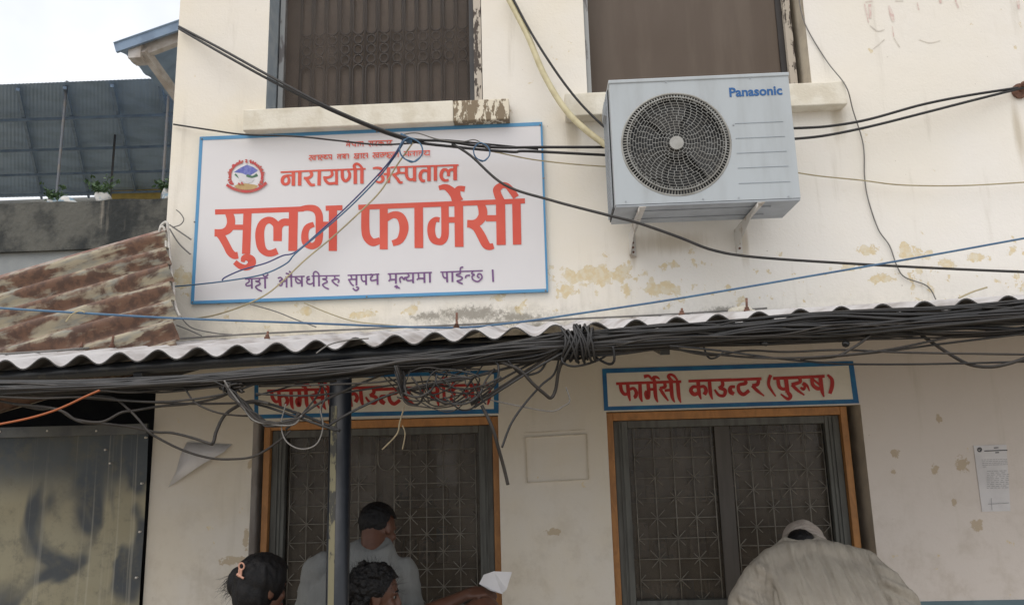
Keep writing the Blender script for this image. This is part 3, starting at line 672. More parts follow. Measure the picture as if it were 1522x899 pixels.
def painted_sign(kind, out, inn, label):
    c = at((out[0][0]+out[1][0])/2, out[2][1], 0)
    sg = empty('painted_sign', c, label, 'sign')
    Y = -.004
    mb = MB(); pquad(mb, inn[0], inn[1], inn[2], inn[3], Y, .0035); mb.build('white_ground', m_pwhite, sg)
    mb = MB()
    for i in range(4):
        j = (i+1) % 4; pquad(mb, out[i], out[j], inn[j], inn[i], Y-.0005, .004)
    mb.build('blue_border', m_pblue, sg)
    pn = Pen(Y-.0008)
    def wr_(lst, ox, oy, sc, dx=0, dy=0):
        for st, sm in lst: pn.stroke(st, 40, ox, oy, sc, smooth=bool(sm) or len(st) > 2, dx=dx, dy=dy)
    if kind == 'R':
        wr_(right_words, 905, 545, 8.456); wr_(right_words2, 1080, 540, 7.61); wr_(right_words3, 1080, 540, 7.61)
    else:
        wr_(right_words, 905, 545, 8.456, -518.6, 11); wr_(right_words2, 1080, 540, 7.61, -519, 14); wr_(left_words, 560, 545, 7.61)
    pn.mb.build('red_lettering', m_pred, sg)
painted_sign('R', [(895,548),(1268,536.5),(1277,599),(898,610)], [(901.5,554.5),(1261.5,543),(1268,593),(904,604)], 'blue bordered sign with red painted lettering above the right counter')
painted_sign('L', [(378,560),(741,550),(741,614),(378,622)], [(384,565),(734,556),(734,607.5),(384,616)], 'blue bordered sign with red lettering half hidden by cables above the left counter')

# ------------------------------------------------------------------ faded writing high on the wall
fw = Pen(-.002)
fw.many([[(150,20,10),(215,10,8)], [(145,35,12),(165,120,14),(180,200,8)], [(190,40,26),(195,160,20)], [(355,50,16),(380,130,34),(395,190,20)], [(385,230,8),(398,320,8)], [(600,25,10),(615,90,10)], [(800,0,30),(805,30,20)], [(930,0,14),(955,70,12)], [(1470,10,26),(1480,80,18)]], 12, 1260, 0, 5.81)
fw2 = Pen(-.002)
fw2.many([[(190,220,8),(260,270,10),(320,255,6)], [(410,10,8),(480,10,8)], [(320,340,8),(220,425,8)], [(400,330,8),(450,410,8)], [(620,345,6),(710,372,6),(800,350,6)]], 8, 1260, 0, 5.81)
fo = empty('faded_writing', at(1350, 60, -.002), 'faded red hand painted writing near the top right of the wall', 'writing')
fw.mb.build('red_lettering', M('faded_red', (.66,.50,.46), (.74,.66,.60), .9, scale=30, lo=.42, hi=.55), fo); fw2.mb.build('grey_lettering', M('faded_grey', (.62,.58,.52), (.72,.68,.60), .9, scale=30), fo)

# ------------------------------------------------------------------ air conditioner
AX0, AX1, AZ0, AZ1, AYF, AYB = .369, 1.252, 2.992, 3.634, -.455, -.165
ac = empty('air_conditioner', ((AX0+AX1)/2, AYB, AZ0), 'white outdoor air conditioner with round fan guard bracketed below the right upper window', 'air conditioner')
fcx, fcz = at(1005, 214, AYF).x, at(1005, 214, AYF).z; fr = .268
def ac_front():
    mb = MB(); n = 64; y = AYF
    ring = [(fcx+fr*math.cos(2*math.pi*k/n), y, fcz+fr*math.sin(2*math.pi*k/n)) for k in range(n)]
    x0, x1, z0, z1 = AX0, AX1, AZ0, AZ1
    def edge(a):
        c, s = math.cos(a), math.sin(a); t = 9
        if c > 1e-9: t = min(t, (x1-fcx)/c)
        if c < -1e-9: t = min(t, (x0-fcx)/c)
        if s > 1e-9: t = min(t, (z1-fcz)/s)
        if s < -1e-9: t = min(t, (z0-fcz)/s)
        return (fcx+t*c, y, fcz+t*s)
    angs = sorted([2*math.pi*k/n for k in range(n)] + [math.atan2(z-fcz, x-fcx) % (2*math.pi) for x in (x0, x1) for z in (z0, z1)])
    N = len(angs)
    inn = [(fcx+fr*math.cos(a), y, fcz+fr*math.sin(a)) for a in angs]; out = [edge(a) for a in angs]
    dp = [(p[0], y+.045, p[2]) for p in inn]
    mb.add(inn+out, [(i, (i+1) % N, N+(i+1) % N, N+i) for i in range(N)])
    mb.add(inn+dp, [(i, (i+1) % N, N+(i+1) % N, N+i) for i in range(N)])
    b = AYB
    mb.add([(x0,y,z1),(x1,y,z1),(x1,b,z1),(x0,b,z1)], [(0,1,2,3)])
    mb.add([(x1,y,z0),(x1,b,z0),(x1,b,z1),(x1,y,z1)], [(0,1,2,3)])
    mb.add([(x0,y,z0),(x0,y+.06,z0),(x0,y+.06,z1),(x0,y,z1)], [(0,1,2,3)])
    mb.add([(x0,b,z0),(x1,b,z0),(x1,b,z1),(x0,b,z1)], [(0,1,2,3)])
    return mb
ac_front().build('casing', m_ac, ac)
MB().box(AX0-.004, AX1+.004, AYF-.005, AYB+.004, AZ1-.012, AZ1+.008).build('lid', m_ac, ac, bevel=.004)
bt = MB().box(AX0+.001, AX1-.001, AYF+.002, AYB-.002, AZ0-.012, AZ0-.0005)
bt.box(AX0+.10, AX1-.12, AYF+.07, AYF+.09, AZ0-.017, AZ0-.0125).box(AX0+.10, AX1-.12, AYB-.09, AYB-.07, AZ0-.017, AZ0-.0125)
bt.build('base_pan', m_ac2, ac, bevel=.002)
MB().box(AX0+.02, AX1-.02, AYF+.062, AYB-.02, AZ0+.02, AZ1-.03).build('inner_box', m_acdark, ac)
co = MB()
for k in range(30):
    z = AZ0+.03+k*.0195
    co.bar((AX0-.008, AYF+.07, z), (AX0-.008, AYB-.01, z+.035), .006, .006)
for k in range(8): co.box(AX0-.012, AX0-.006, AYF+.065+k*.03, AYF+.069+k*.03, AZ0+.01, AZ1-.02)
co.build('coil_guard', m_ac2, ac)
MB().box(AX0-.004, AX0+.001, AYF+.06, AYB, AZ0, AZ1-.013).build('coil', m_acdark, ac)
MB().prism([(AX0-.0005, AYF+.10, AZ1-.05), (AX0-.022, AYF+.10, AZ1-.06), (AX0-.026, AYF+.10, AZ1-.13), (AX0-.0005, AYF+.10, AZ1-.14)], (0, .10, 0)).build('carry_handle', m_ac2, ac)
rg = MB(); n = 64
rg.tube([(fcx+(fr-.004)*math.cos(2*math.pi*k/n), AYF+.002, fcz+(fr-.004)*math.sin(2*math.pi*k/n)) for k in range(n+1)], .006, 6, False)
for k in range(110):
    a = 2*math.pi*k/110; c, s = math.cos(a), math.sin(a)
    rg.bar((fcx+c*(fr-.006), AYF+.004, fcz+s*(fr-.006)), (fcx+c*(fr-.042), AYF-.006, fcz+s*(fr-.042)), .0045, .003, (c, 0, s))
rg.build('guard_rim', m_acring, ac)
gd = MB(); rad = [.034+k*.0137 for k in range(16)]
for i, r in enumerate(rad):
    gd.tube([(fcx+r*math.cos(2*math.pi*k/48), AYF-.010, fcz+r*math.sin(2*math.pi*k/48)) for k in range(49)], .0013 if i < 15 else .004, 4, False)
for i in range(15):
    cnt = [10, 14, 18, 22, 26, 26, 30, 30, 34, 34, 38, 38, 40, 42, 44][i]
    for k in range(cnt):
        a = 2*math.pi*(k+.5*(i % 2))/cnt + .11*i
        c, s = math.cos(a), math.sin(a); c2, s2 = math.cos(a+.0), math.sin(a+.0)
        gd.bar((fcx+rad[i]*c, AYF-.0105, fcz+rad[i]*s), (fcx+rad[i+1]*c2, AYF-.0105, fcz+rad[i+1]*s2), .0017, .0025)
gd.build('fan_guard', m_acgrid, ac)
MB().tube([(fcx, AYF-.017, fcz), (fcx, AYF+.005, fcz)], .034, 28).build('guard_hub', m_acring, ac)
fb = MB().tube([(fcx, AYF+.02, fcz), (fcx, AYF+.055, fcz)], .06, 20)
for k in range(3):
    a0 = R_(100+120*k); vs = []
    for i in range(9):
        for j in range(9):
            rr = .05+.185*i/8; aa = a0+(-.5+j/8)*(.75+.35*i/8)
            vs.append((fcx+rr*math.cos(aa), AYF+.032+.022*(j/8-.5), fcz+rr*math.sin(aa)))
    fb.add(vs, [(i*9+j, i*9+j+1, (i+1)*9+j+1, (i+1)*9+j) for i in range(8) for j in range(8)], True)
fb.bar((fcx-.15, AYF+.022, fcz-.165), (fcx+.03, AYF+.022, fcz-.165), .012, .006).bar((fcx+.025, AYF+.022, fcz-.1), (fcx+.025, AYF+.022, fcz-.25), .010, .006)
fb.build('fan', m_fan, ac)
for k, py in enumerate((182, 204, 226, 248, 271)):
    a, b = at(1092+k*1.5, py+2, AYF), at(1164+k*2.6, py-1, AYF); MB().bar((a.x, AYF-.0005, (a.z+b.z)/2), (b.x, AYF-.0005, (a.z+b.z)/2), .003, .0025).build('pressed_groove', m_acgrv, ac)
for px, py in ((990,122.5),(1115,117),(1045,296),(1098,294),(1172,292),(1090,186),(930,300)):
    c = at(px, py, AYF); MB().tube([(c.x, AYF-.003, c.z), (c.x, AYF+.002, c.z)], .0045, 8).build('screw', m_ac2, ac)
def text_mesh(txt, width, offset):
    cu = bpy.data.curves.new('t', 'FONT'); cu.body = txt; cu.offset = offset; cu.extrude = .006; cu.resolution_u = 4
    o = bpy.data.objects.new('t', cu); COL.objects.link(o); dg = bpy.context.evaluated_depsgraph_get()
    me = bpy.data.meshes.new_from_object(o.evaluated_get(dg)); bpy.data.objects.remove(o)
    xs_ = [v.co.x for v in me.vertices]; k = width/(max(xs_)-min(xs_)); x0 = min(xs_)
    for v in me.vertices: v.co = Vector(((v.co.x-x0)*k, -v.co.z*k, v.co.y*k))
    return me
a, b = at(1084.5, 144, AYF-.001), at(1163, 140, AYF-.001)
me = text_mesh('Panasonic', b.x-a.x, .028); me.materials.append(m_aclogo)
lo = bpy.data.objects.new('maker_name', me); COL.objects.link(lo); lo.parent = ac; lo.location = Vector((a.x, AYF-.0015, a.z))-ac.location
for px, py in ((1189,266),(1192,286)):
    c = at(px, py, AYF+.1); MB().tube([(AX1+.0005, c.y, c.z), (AX1+.02, c.y, c.z)], .011, 8).build('valve', m_acdark, ac)
# wall brackets
for k, px in enumerate((953, 1128)):
    xb = at(px, 312, AYF+.03).x; zt = AZ0-.0175
    br = empty('wall_bracket', (xb, 0, zt-.13), ['white painted steel bracket under the left end of the air conditioner', 'white painted steel bracket under the right end of the air conditioner'][k], 'bracket', 'air conditioner brackets')
    MB().prism([(xb-.018, -.0005, zt-.125), (xb-.018, -.012, zt-.125), (xb-.018, -.36, zt-.028), (xb-.018, -.47, zt-.022), (xb-.018, -.47, zt-.004), (xb-.018, -.0005, zt-.004)], (.003, 0, 0)).build('web', m_bracket, br)
    MB().box(xb-.0148, xb+.018, -.47, -.0125, zt-.004, zt-.0005).build('arm', m_bracket, br)
    MB().box(xb-.0148, xb+.018, -.012, -.0005, zt-.135, zt-.0045).build('wall_plate', m_bracket, br)
    for q in range(4): MB().tube([(xb+.002, -.0125, zt-.03-.026*q), (xb+.002, -.018, zt-.03-.026*q)], .006, 8).build('bolt', m_bolt, br)

# ------------------------------------------------------------------ lean-to roof of corrugated cement sheet
YE = -1.25
e0, e1 = at(0, 542, YE), at(1522, 445.5, YE)     # mid line of the front edge
w0, w1 = at(0, 524, 0), at(1522, 443.5, 0)
PIT, AMP = .1475, .0195
def crest_phase():
    c = at(352, 509, YE); return c.x
cx0 = crest_phase()
lt = empty('lean_to_roof', ((e0.x+e1.x)/2, -.6, 2.3), 'long corrugated cement lean-to roof sheltering both counters', 'roof')
XA, XB = -3.3, 3.6
def roof_pt(X, v, off=0.0):
    t = (X-e0.x)/(e1.x-e0.x); ze = e0.z+t*(e1.z-e0.z)
    tw = (X-w0.x)/(w1.x-w0.x); zw = w0.z+tw*(w1.z-w0.z)
    rag = .012*noise.noise((X*1.7, 3, 0))
    y = YE+rag + (-.004-YE-rag)*v
    return Vector((X, y, ze+(zw-ze)*v + AMP*(1-.35*v)*(math.cos(2*math.pi*(X-cx0)/PIT)) + off))
mb = MB(); NX = int((XB-XA)/PIT*14); NV = 8
top = [roof_pt(XA+(XB-XA)*i/NX, j/NV) for j in range(NV+1) for i in range(NX+1)]
bot = [p-Vector((0,0,.0055)) for p in top]
mb.add(top, [(j*(NX+1)+i, j*(NX+1)+i+1, (j+1)*(NX+1)+i+1, (j+1)*(NX+1)+i) for j in range(NV) for i in range(NX)], True)
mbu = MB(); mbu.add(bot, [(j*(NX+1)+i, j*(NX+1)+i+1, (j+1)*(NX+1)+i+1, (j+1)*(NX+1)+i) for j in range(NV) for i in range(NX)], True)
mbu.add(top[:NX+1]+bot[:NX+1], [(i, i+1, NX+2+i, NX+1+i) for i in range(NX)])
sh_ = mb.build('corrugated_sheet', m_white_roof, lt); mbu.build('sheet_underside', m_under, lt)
# front pipe, rafters, wall batten
pp = [roof_pt(x, .07)-Vector((0, 0, .062)) for x in (XA, -2, -1, 0, 1, 2, XB)]
MB().tube(spline(pp, 6), .026, 14).build('edge_pipe', m_blackpipe, lt)
for x in (-2.95, -1.55, -.75, .45, 1.65, 2.9):
    a, b = roof_pt(x, .07), roof_pt(x, .985)
    MB().bar(a-Vector((0,0,.10)), b-Vector((0,0,.055)), .035, .05).build('rafter', m_blackpipe, lt)
pm = [roof_pt(x, .55)-Vector((0, 0, .050)) for x in (XA, 0, XB)]
MB().tube(pm, .02, 10).build('mid_pipe', m_blackpipe, lt)
for k, (px, py, hh) in enumerate(((108,513,.035),(168,510,.055),(385,499,.035),(665,486,.07),(700,483,.03),(996,468,.03),(1130,459,.06))):
    c = at(px, py, -.55); x = c.x; v = (c.y-YE)/(-YE)
    x = cx0+round((x-cx0)/PIT)*PIT; z = roof_pt(x, v).z
    MB().tube([(x, c.y, z-.01), (x+.003, c.y, z+hh)], .0055, 7).tube([(x, c.y, z-.002), (x, c.y, z+.008)], .014, 8).tube([(x+.001, c.y, z+.0081), (x+.001, c.y, z+.018)], .010, 6).build('hook_bolt', m_bolt, lt)
# lumps of mortar
random.seed(11)
for px, py, r in ((1092,463,.030),(1105,462,.038),(1118,466,.026),(1100,470,.024),(735,488,.016)):
    c = at(px, py, -.15)
    lump = MB().ell(c, (r*1.2, r, r*.75), nu=12, nv=8)
    for v in lump.v:
        d = noise.noise(v*40)*.007; v += Vector((d, d, d))
    obj_at_base('mortar_lump', lump, m_sill, 'pale crumbly mortar lump by the left half of the roof joint' if px < 800 else 'pale crumbly mortar lump on the lean-to roof below the air conditioner', 'mortar', 'mortar lumps on the lean-to roof')

# ------------------------------------------------------------------ post
pb = at(503, 640, YE+.05); px_ = pb.x
po = empty('steel_post', (px_, YE+.07, 0), 'dark blue steel post holding up the lean-to roof edge', 'post')
zt = roof_pt(px_, .07).z-.09
MB().tube([(px_+.003, YE+.07, 0), (px_, YE+.07, zt)], .041, 28).build('shaft', m_navy, po)
pl_ = MB()
vs = []
for k in range(5):
    a = R_(-128+k*9); vs += [(px_+.003+.0418*math.cos(a), YE+.07+.0418*math.sin(a), .3), (px_+.0418*math.cos(a), YE+.07+.0418*math.sin(a), 2.02)]
pl_.add(vs, [(2*k, 2*k+2, 2*k+3, 2*k+1) for k in range(4)], True); pl_.build('worn_strip', m_postworn, po)
MB().tube([(px_, YE+.07, zt-.02), (px_, YE+.07, zt+.03)], .046, 28).build('collar', m_navy, po)

# ------------------------------------------------------------------ wall papers and traces
tp = at(290, 690, -.02)
mb = MB(); q = [at(278,657,-.012), at(345,660,-.004), at(332,672,-.03), at(300,690,-.05), at(250,724,-.02), at(262,700,-.01), at(268,676,-.006)]
ctr = at(288, 676, -.045)
mb.add([ctr]+q, [(0, i+1, (i+1) % 7+1) for i in range(7)], True)
o = obj_at_base('torn_paper', mb, m_paper, 'torn pale sheet of paper peeling off the wall left of the left counter', 'paper')
sol = o.modifiers.new('thick', 'SOLIDIFY'); sol.thickness = .001
tr = MB()
for a, b in (((781,650),(872,645)),((872,645),(875,712)),((875,712),(784,717)),((784,717),(781,650))):
    tr.bar(at(*a,-.0005), at(*b,-.0005), .004, .016, (0,1,0))
tr.bar(at(778,643,-.0005), at(870,638,-.0005), .004, .004, (0,1,0))
obj_at_base('poster_outline', tr, M('trace_paint', (.47,.41,.32), (.62,.56,.455), .9, scale=16, lo=.35, hi=.6), 'painted over outline of a removed poster between the two counters', 'trace')
nz0 = empty('notice', at(1475, 760, -.004), 'white printed notice with small round seal stuck on the right wall', 'notice')
mb = MB(); pquad(mb, (1447,662), (1496,660.5), (1502,759), (1460,760), -.004, .0035); mb.build('sheet', m_paper, nz0)
np_ = Pen(-.0045); NC = (1400, 640, 6.418)
for a in range(14):
    t = 2*math.pi*a/14; t2 = 2*math.pi*(a+1)/14; np_.stroke([(360+18*math.cos(t), 180+18*math.sin(t)), (360+18*math.cos(t2), 180+18*math.sin(t2))], 12, *NC, smooth=False)
np_.many([[(352,172),(372,186)], [(405,192),(625,184)], [(495,163),(540,160)], [(510,208),(545,206)]], 9, *NC)
np_.mb.build('seal_and_heading', m_printd, nz0)
np_ = Pen(-.0044)
random.seed(3)
for row in range(5):
    x = 378+row*3
    while x < 618:
        L = random.uniform(10, 34); np_.stroke([(x, 276+row*17-(x-378)*.03), (min(x+L, 628), 276+row*17-(x+L-378)*.03)], 4, *NC, smooth=False); x += L+6
        if row == 4 and x > 400: break
for row in range(10):
    x = 430
    while x < 625:
        L = random.uniform(12, 40); np_.stroke([(x, 385+row*18-(x-430)*.03), (min(x+L, 640), 385+row*18-(x+L-430)*.03)], 4.5, *NC, smooth=False); x += L+random.uniform(5, 22)
np_.many([[(470,640),(478,755)], [(440,698),(640,686)]], 5, *NC)
np_.mb.build('print', m_print, nz0)
# ------------------------------------------------------------------ left neighbours
# rusty sheet roof sloping towards the street
TR, TL, BR = at(247, 339, -.10), at(0, 409, -.10), at(266, 522, -.62)
ux = (TR-TL).normalized(); dn = (BR-TR); sx_ = dn.dot(ux); dpp = (dn - ux*sx_); dlen = dpp.length*1.06; shear = sx_/dpp.length; uz = -dpp.normalized(); uy = uz.cross(ux)
rs = MB(); NXr, NZr = 60, 120; Lr = (TR-TL).length*1.5
vs = []
for j in range(NZr+1):
    for i in range(NXr+1):
        X = -Lr*i/NXr; Z = -dlen*j/NZr
        edge = .012*noise.noise((0, 5, Z*9)) if i == 0 else 0
        vs.append((X+edge-Z*shear, .029*math.cos(2*math.pi*Z/(dlen/7.2))+.005*noise.noise((X*1.4, 0, Z*2)), Z - .01*noise.noise((X*.8, 7, 0))))
rs.add(vs, [(j*(NXr+1)+i, j*(NXr+1)+i+1, (j+1)*(NXr+1)+i+1, (j+1)*(NXr+1)+i) for j in range(NZr) for i in range(NXr)], True)
ro = empty('rusty_roof', (0,0,0), 'rusty corrugated metal roof sheet sloping down beside the left edge of the building', 'roof')
Mx = Matrix((ux, uy, uz)).transposed().to_4x4(); Mx.translation = TR; ro.matrix_world = Mx
o = bpy.data.objects.new('corrugated_sheet', rs.mesh('corrugated_sheet', m_rust)); COL.objects.link(o); o.parent = ro
sol = o.modifiers.new('thick', 'SOLIDIFY'); sol.thickness = .002
eb = MB().box(-Lr, .005, .012, .018, -.012, .018).mesh('edge_strip', M('rust_edge', (.20,.10,.075), (.35,.30,.26), .7, scale=7))
o = bpy.data.objects.new('edge_strip', eb); COL.objects.link(o); o.parent = ro

# tin clad shed under it
sd_ = empty('tin_shed', (-2.7, 0, 0), 'shed front of dented grey and tan tin sheet left of the service counters', 'shed')
TT = at(120, 632, -.03).z
vs = []; nx, nz = 60, 80
for j in range(nz+1):
    for i in range(nx+1):
        X = -4.2+(-2.092+4.2)*i/nx; Z = TT*j/nz
        vs.append((X, -.03+.016*noise.noise((X*2.2, 0, Z*1.7))+.004*noise.noise((X*7, 4, Z*5))+.0012*math.sin(X*75), Z))
tm = MB(); tm.add(vs, [(j*(nx+1)+i, j*(nx+1)+i+1, (j+1)*(nx+1)+i+1, (j+1)*(nx+1)+i) for j in range(nz) for i in range(nx)], True)
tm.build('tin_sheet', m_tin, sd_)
MB().box(-4.2, -2.093, -.058, -.05, TT-.055, TT).build('top_rail', M('rail_tin', (.13,.135,.13), (.09,.095,.1), .45, metal=.4), sd_, bevel=.002)
for px, py in ((0,641),(70,640),(143,640),(216,650),(156,668),(163,688),(210,718),(207,790),(202,858)):
    c = at(px, py, -.06); MB().ell(c, (.006, .004, .006), nu=10, nv=6).tube([(c.x, -.062, c.z), (c.x, -.045, c.z)], .005, 6).build('screw', m_bracket, sd_)
bk = MB().box(-4.2, -2.093, 1.1, 1.15, 0, 2.40).box(-4.2, -2.093, .0, 1.1, 2.39, 2.40).box(-4.25, -4.2, .0, 1.15, 0, 2.40)  # includes an unseen ceiling added to keep sky light out of the gap
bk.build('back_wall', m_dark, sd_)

# parapet wall of the yard behind
PY = 2.5
p0, p1 = at(0, 303, PY), at(262, 294, PY)
def zline(X): return p0.z+(X-p0.x)/(p1.x-p0.x)*(p1.z-p0.z)
zb = at(100, 371, PY).z
par = empty('parapet_wall', (-3.5, PY, 0), 'dark mossy concrete parapet wall behind the rusty roof', 'wall')
mb = MB(); n = 30
top = []; 
for i in range(n+1):
    X = -7+4.9*i/n; top.append((X, zline(X)+.02*noise.noise((X*3, 0, 0))))
vs = [(X, PY, zb) for X, z in top]+[(X, PY, z) for X, z in top]+[(X, PY+.16, z) for X, z in top]
mb.add(vs, [(i, i+1, n+2+i, n+1+i) for i in range(n)]+[(n+1+i, n+2+i, 2*n+3+i, 2*n+2+i) for i in range(n)])
mb.add([(-7,PY,zb),(-2.1,PY,zb),(-2.1,PY+.05,zb),(-7,PY+.05,zb)], [(0,1,2,3)])
mb.build('coping_band', m_moss, par)
MB().box(-7, -2.1, PY+.05, PY+.16, 0, zb+.01).build('lower_wall', m_greypl, par)
# sacks with plants
random.seed(5)
def sack(px, py, wpx, hpx, lab, plant, plab):
    c = at(px, py, PY+.02); wv = wpx*6.5/FPX; hv = hpx*6.5/FPX; zt_ = zline(c.x)
    mb = MB(); rings = []
    for k in range(7):
        t = k/6; r = wv/2*(.75+.45*math.sin(math.pi*min(1, t*1.1))*(1-.3*t)); rings.append(((c.x+.01*math.sin(k), c.y+.06, zt_+hv*t-.004), r, r*.7, .1*math.sin(k)))
    mb.loft(rings, 16)
    for v in mb.v: v += Vector((noise.noise(v*14), noise.noise(v*14+Vector((3,0,0))), noise.noise(v*14+Vector((0,9,0)))))*.02
    obj_at_base('plant_sack', mb, m_bag, lab, 'sack', 'sacks on the parapet')
    if plant:
        pl = empty('pot_plant', (c.x, c.y+.06, zt_+hv*.9), plab, 'plant', 'plants on the parapet')
        st, lf = MB(), MB()
        for k in range(16):
            a = random.uniform(0, 6.28); L = random.uniform(.06, .19)*plant; tip = Vector((c.x+math.cos(a)*L*.8, c.y+.06+math.sin(a)*L*.6, zt_+hv*.8+L*random.uniform(.35, 1.0)))
            base = Vector((c.x, c.y+.06, zt_+hv*.85)); st.tube([base, base.lerp(tip, .5)+Vector((0,0,.02)), tip], [.004, .003, .002], 5)
            for q in range(9):
                p = base.lerp(tip, random.uniform(.3, 1.05))+Vector([random.uniform(-.03, .03) for _ in range(3)])
                d = Vector([random.uniform(-1, 1) for _ in range(3)]).normalized(); e = d.orthogonal().normalized(); s_ = random.uniform(.014, .030)
                lf.add([p-d*s_, p+e*s_*.45, p+d*s_, p-e*s_*.45], [(0,1,2,3)])
        st.build('stem', m_leaf, pl); lf.build('foliage', m_leaf, pl)
sack(72, 297, 14, 13, 'small blue and white sack at the left end of the parapet', .8, 'thin sprawling plant growing in the small blue sack on the parapet')
sack(95, 297, 26, 10, 'wide slumped pale sack on the parapet beside the small blue one', 0, '')
sack(147, 295, 24, 17, 'white and blue sack holding the bushiest plant on the parapet', 1.25, 'bushy green plant growing in the white sack on the parapet')
sack(243, 294, 14, 20, 'pale sack on the parapet next to the building corner', .9, 'small plant in the pale sack next to the building corner')

# open shelter roof behind the parapet
A0, A1, B0, B1 = at(-260, 136, 2.75), at(330, 113, 2.75), at(-260, 300, 7.2), at(330, 286, 7.2)
sh = empty('open_shelter', (-4, 4.5, 0), 'open shelter with blue grey metal roof on thin posts behind the mossy parapet', 'shelter')
def rp(u, v, dz=0): return A0.lerp(A1, u).lerp(B0.lerp(B1, u), v)+Vector((0, 0, dz))
mb = MB(); nx = 420
vs = [rp(i/nx, v, .0018*math.cos(i*math.pi/2)) for v in (0, .5, 1) for i in range(nx+1)]
mb.add(vs, [(j*(nx+1)+i, j*(nx+1)+i+1, (j+1)*(nx+1)+i+1, (j+1)*(nx+1)+i) for j in range(2) for i in range(nx)], True)
mb.build('roof_sheet', m_bluesheet, sh)
for k in range(9):
    u = .02+k*.118; MB().bar(rp(u, .01, -.04), rp(u+.06, .99, -.04), .03, .03).build('rafter', m_bluebeam, sh)
for v in (.18, .42, .66, .9):
    MB().bar(rp(0, v, -.08), rp(1, v, -.08), .025, .03).build('purlin', m_bluebeam, sh)
for px, y0, y1, Yp in ((88,138,292,2.85),(245,160,292,2.85),(168,215,292,4.3)):
    a, b = at(px, y0, Yp), at(px-4, y1, Yp); MB().tube([(b.x, Yp, 0), (b.x, Yp, a.z+.12)], .013, 10).build('post', m_post2, sh)
MB().box(-9, -2.1, 7.25, 7.3, 0, B0.z-.08).build('back_wall', m_greypl, sh)
a, b = at(160, 284, 6.9), at(238, 296, 6.9)
MB().box(a.x, b.x, 6.9, 6.95, 0, a.z).build('yellow_partition', m_yellow, sh)

# eave fixed to the side of the building
EY = 1.0
e_a, e_b = at(168, 65, EY), at(268, 30, EY); sl_ = (e_b.z-e_a.z)/(e_b.x-e_a.x)
ev = empty('side_eave', (-2.5, EY, 0), 'small blue corrugated eave with white timber brackets at the upper left corner of the building', 'eave')
mb = MB(); ny = 90; Xr = BX0-.001
vs = []
for X in (e_a.x, (e_a.x+Xr)/2, Xr):
    for j in range(ny+1):
        Yv = EY+3.2*j/ny; vs.append((X+.006*noise.noise((Yv*6, 0, 0)), Yv, e_a.z+(X-e_a.x)*sl_+.010*math.cos(j*2*math.pi/5)))
mb.add(vs, [(i*(ny+1)+j, i*(ny+1)+j+1, (i+1)*(ny+1)+j+1, (i+1)*(ny+1)+j) for i in range(2) for j in range(ny)], True)
o = mb.build('corrugated_sheet', m_bluesheet, ev); s2 = o.modifiers.new('thick', 'SOLIDIFY'); s2.thickness = .004
MB().bar((e_a.x+.01, EY+.02, e_a.z-.03), (Xr, EY+.02, e_a.z+(Xr-e_a.x)*sl_-.03), .02, .07).build('front_board', m_bluebeam, ev)
MB().bar(at(197, 84, EY+.1), at(272, 55, EY+.1), .05, .085).build('cross_beam', m_whitebeam, ev)
MB().bar(at(213, 74, EY+.06), at(266, 148, EY+.45), .05, .065).build('strut', m_whitebeam, ev)
MB().box(at(197, 84, EY+.1).x, at(215, 84, EY+.1).x, EY+.04, EY+.16, at(205, 92, EY+.1).z, at(205, 72, EY+.1).z).build('beam_end', m_whitebeam, ev)

# ------------------------------------------------------------------ cables
PXM = lambda Y: (Y-CAM.y)/FPX      # metres per pixel at depth Y
def cable(name, label, pts, wpx, mat, cat='cable', group=None, per=8, n=7, jit=0):
    P = [at(p[0], p[1], p[2]) for p in pts]
    if jit: P = [p+Vector([random.uniform(-jit, jit) for _ in range(3)]) for p in P]
    P = spline(P, per); Ym = pts[len(pts)//2][2]
    return obj_at_base(name, MB().tube(P, wpx*PXM(Ym)/2, n), mat, label, cat, group)
def yy(lst, Y): return [(x, y, Y) for x, y in lst]
# --- across the upper wall
cable('cable', 'upper black cable of the pair strung from the building corner across the banner', [(266,40,-.03),(330,74,-.12),(413,120,-.22),(500,165,-.26),(600,204,-.26),(660,210,-.24),(730,219,-.2),(810,219,-.18),(905,219,-.12)], 4.6, m_cable[0])
cable('cable', 'lower black cable of the pair strung from the building corner across the banner', [(266,43,-.03),(330,80,-.12),(410,124,-.2),(500,168,-.24),(600,207,-.25),(680,219,-.22),(760,226,-.2),(785,225,-.2),(905,231,-.12)], 4.6, m_cable[0])
cable('cable', 'thin black cable leaving the building corner and sagging along the top of the banner', [(258,185,-.02),(310,193,-.06),(362,200,-.095),(440,203,-.11),(500,209,-.14),(560,215,-.18),(610,213,-.22),(650,208,-.24),(720,214,-.2),(800,222,-.16)], 3, m_cable[0])
cable('cable', 'black cable sagging from the banner below the air conditioner and on past the right edge', [(672,214,-.23),(700,232,-.25),(750,275,-.3),(820,298,-.4),(900,319,-.56),(950,332,-.58),(1010,353,-.55),(1060,372,-.4),(1120,382,-.25),(1250,391,-.15),(1400,399,-.1),(1540,405,-.1)], 4.6, m_cable[2])
cable('cable', 'blue wire running diagonally down over the banner from its cable knot', [(600,206,-.25),(585,232,-.2),(560,262,-.14),(520,303,-.09),(480,340,-.085),(440,374,-.085),(420,380,-.085),(395,391,-.085),(360,401,-.08),(335,412,-.08),(330,417,-.08)], 2.4, m_cnavy)
cable('cable', 'second blue wire looping below the first across the banner to its left edge', [(603,206,-.25),(590,228,-.2),(562,265,-.14),(522,306,-.09),(480,343,-.085),(440,376,-.09),(425,392,-.09),(390,408,-.085),(340,417,-.08),(300,422,-.08),(258,426,-.03)], 2.4, m_cblue)
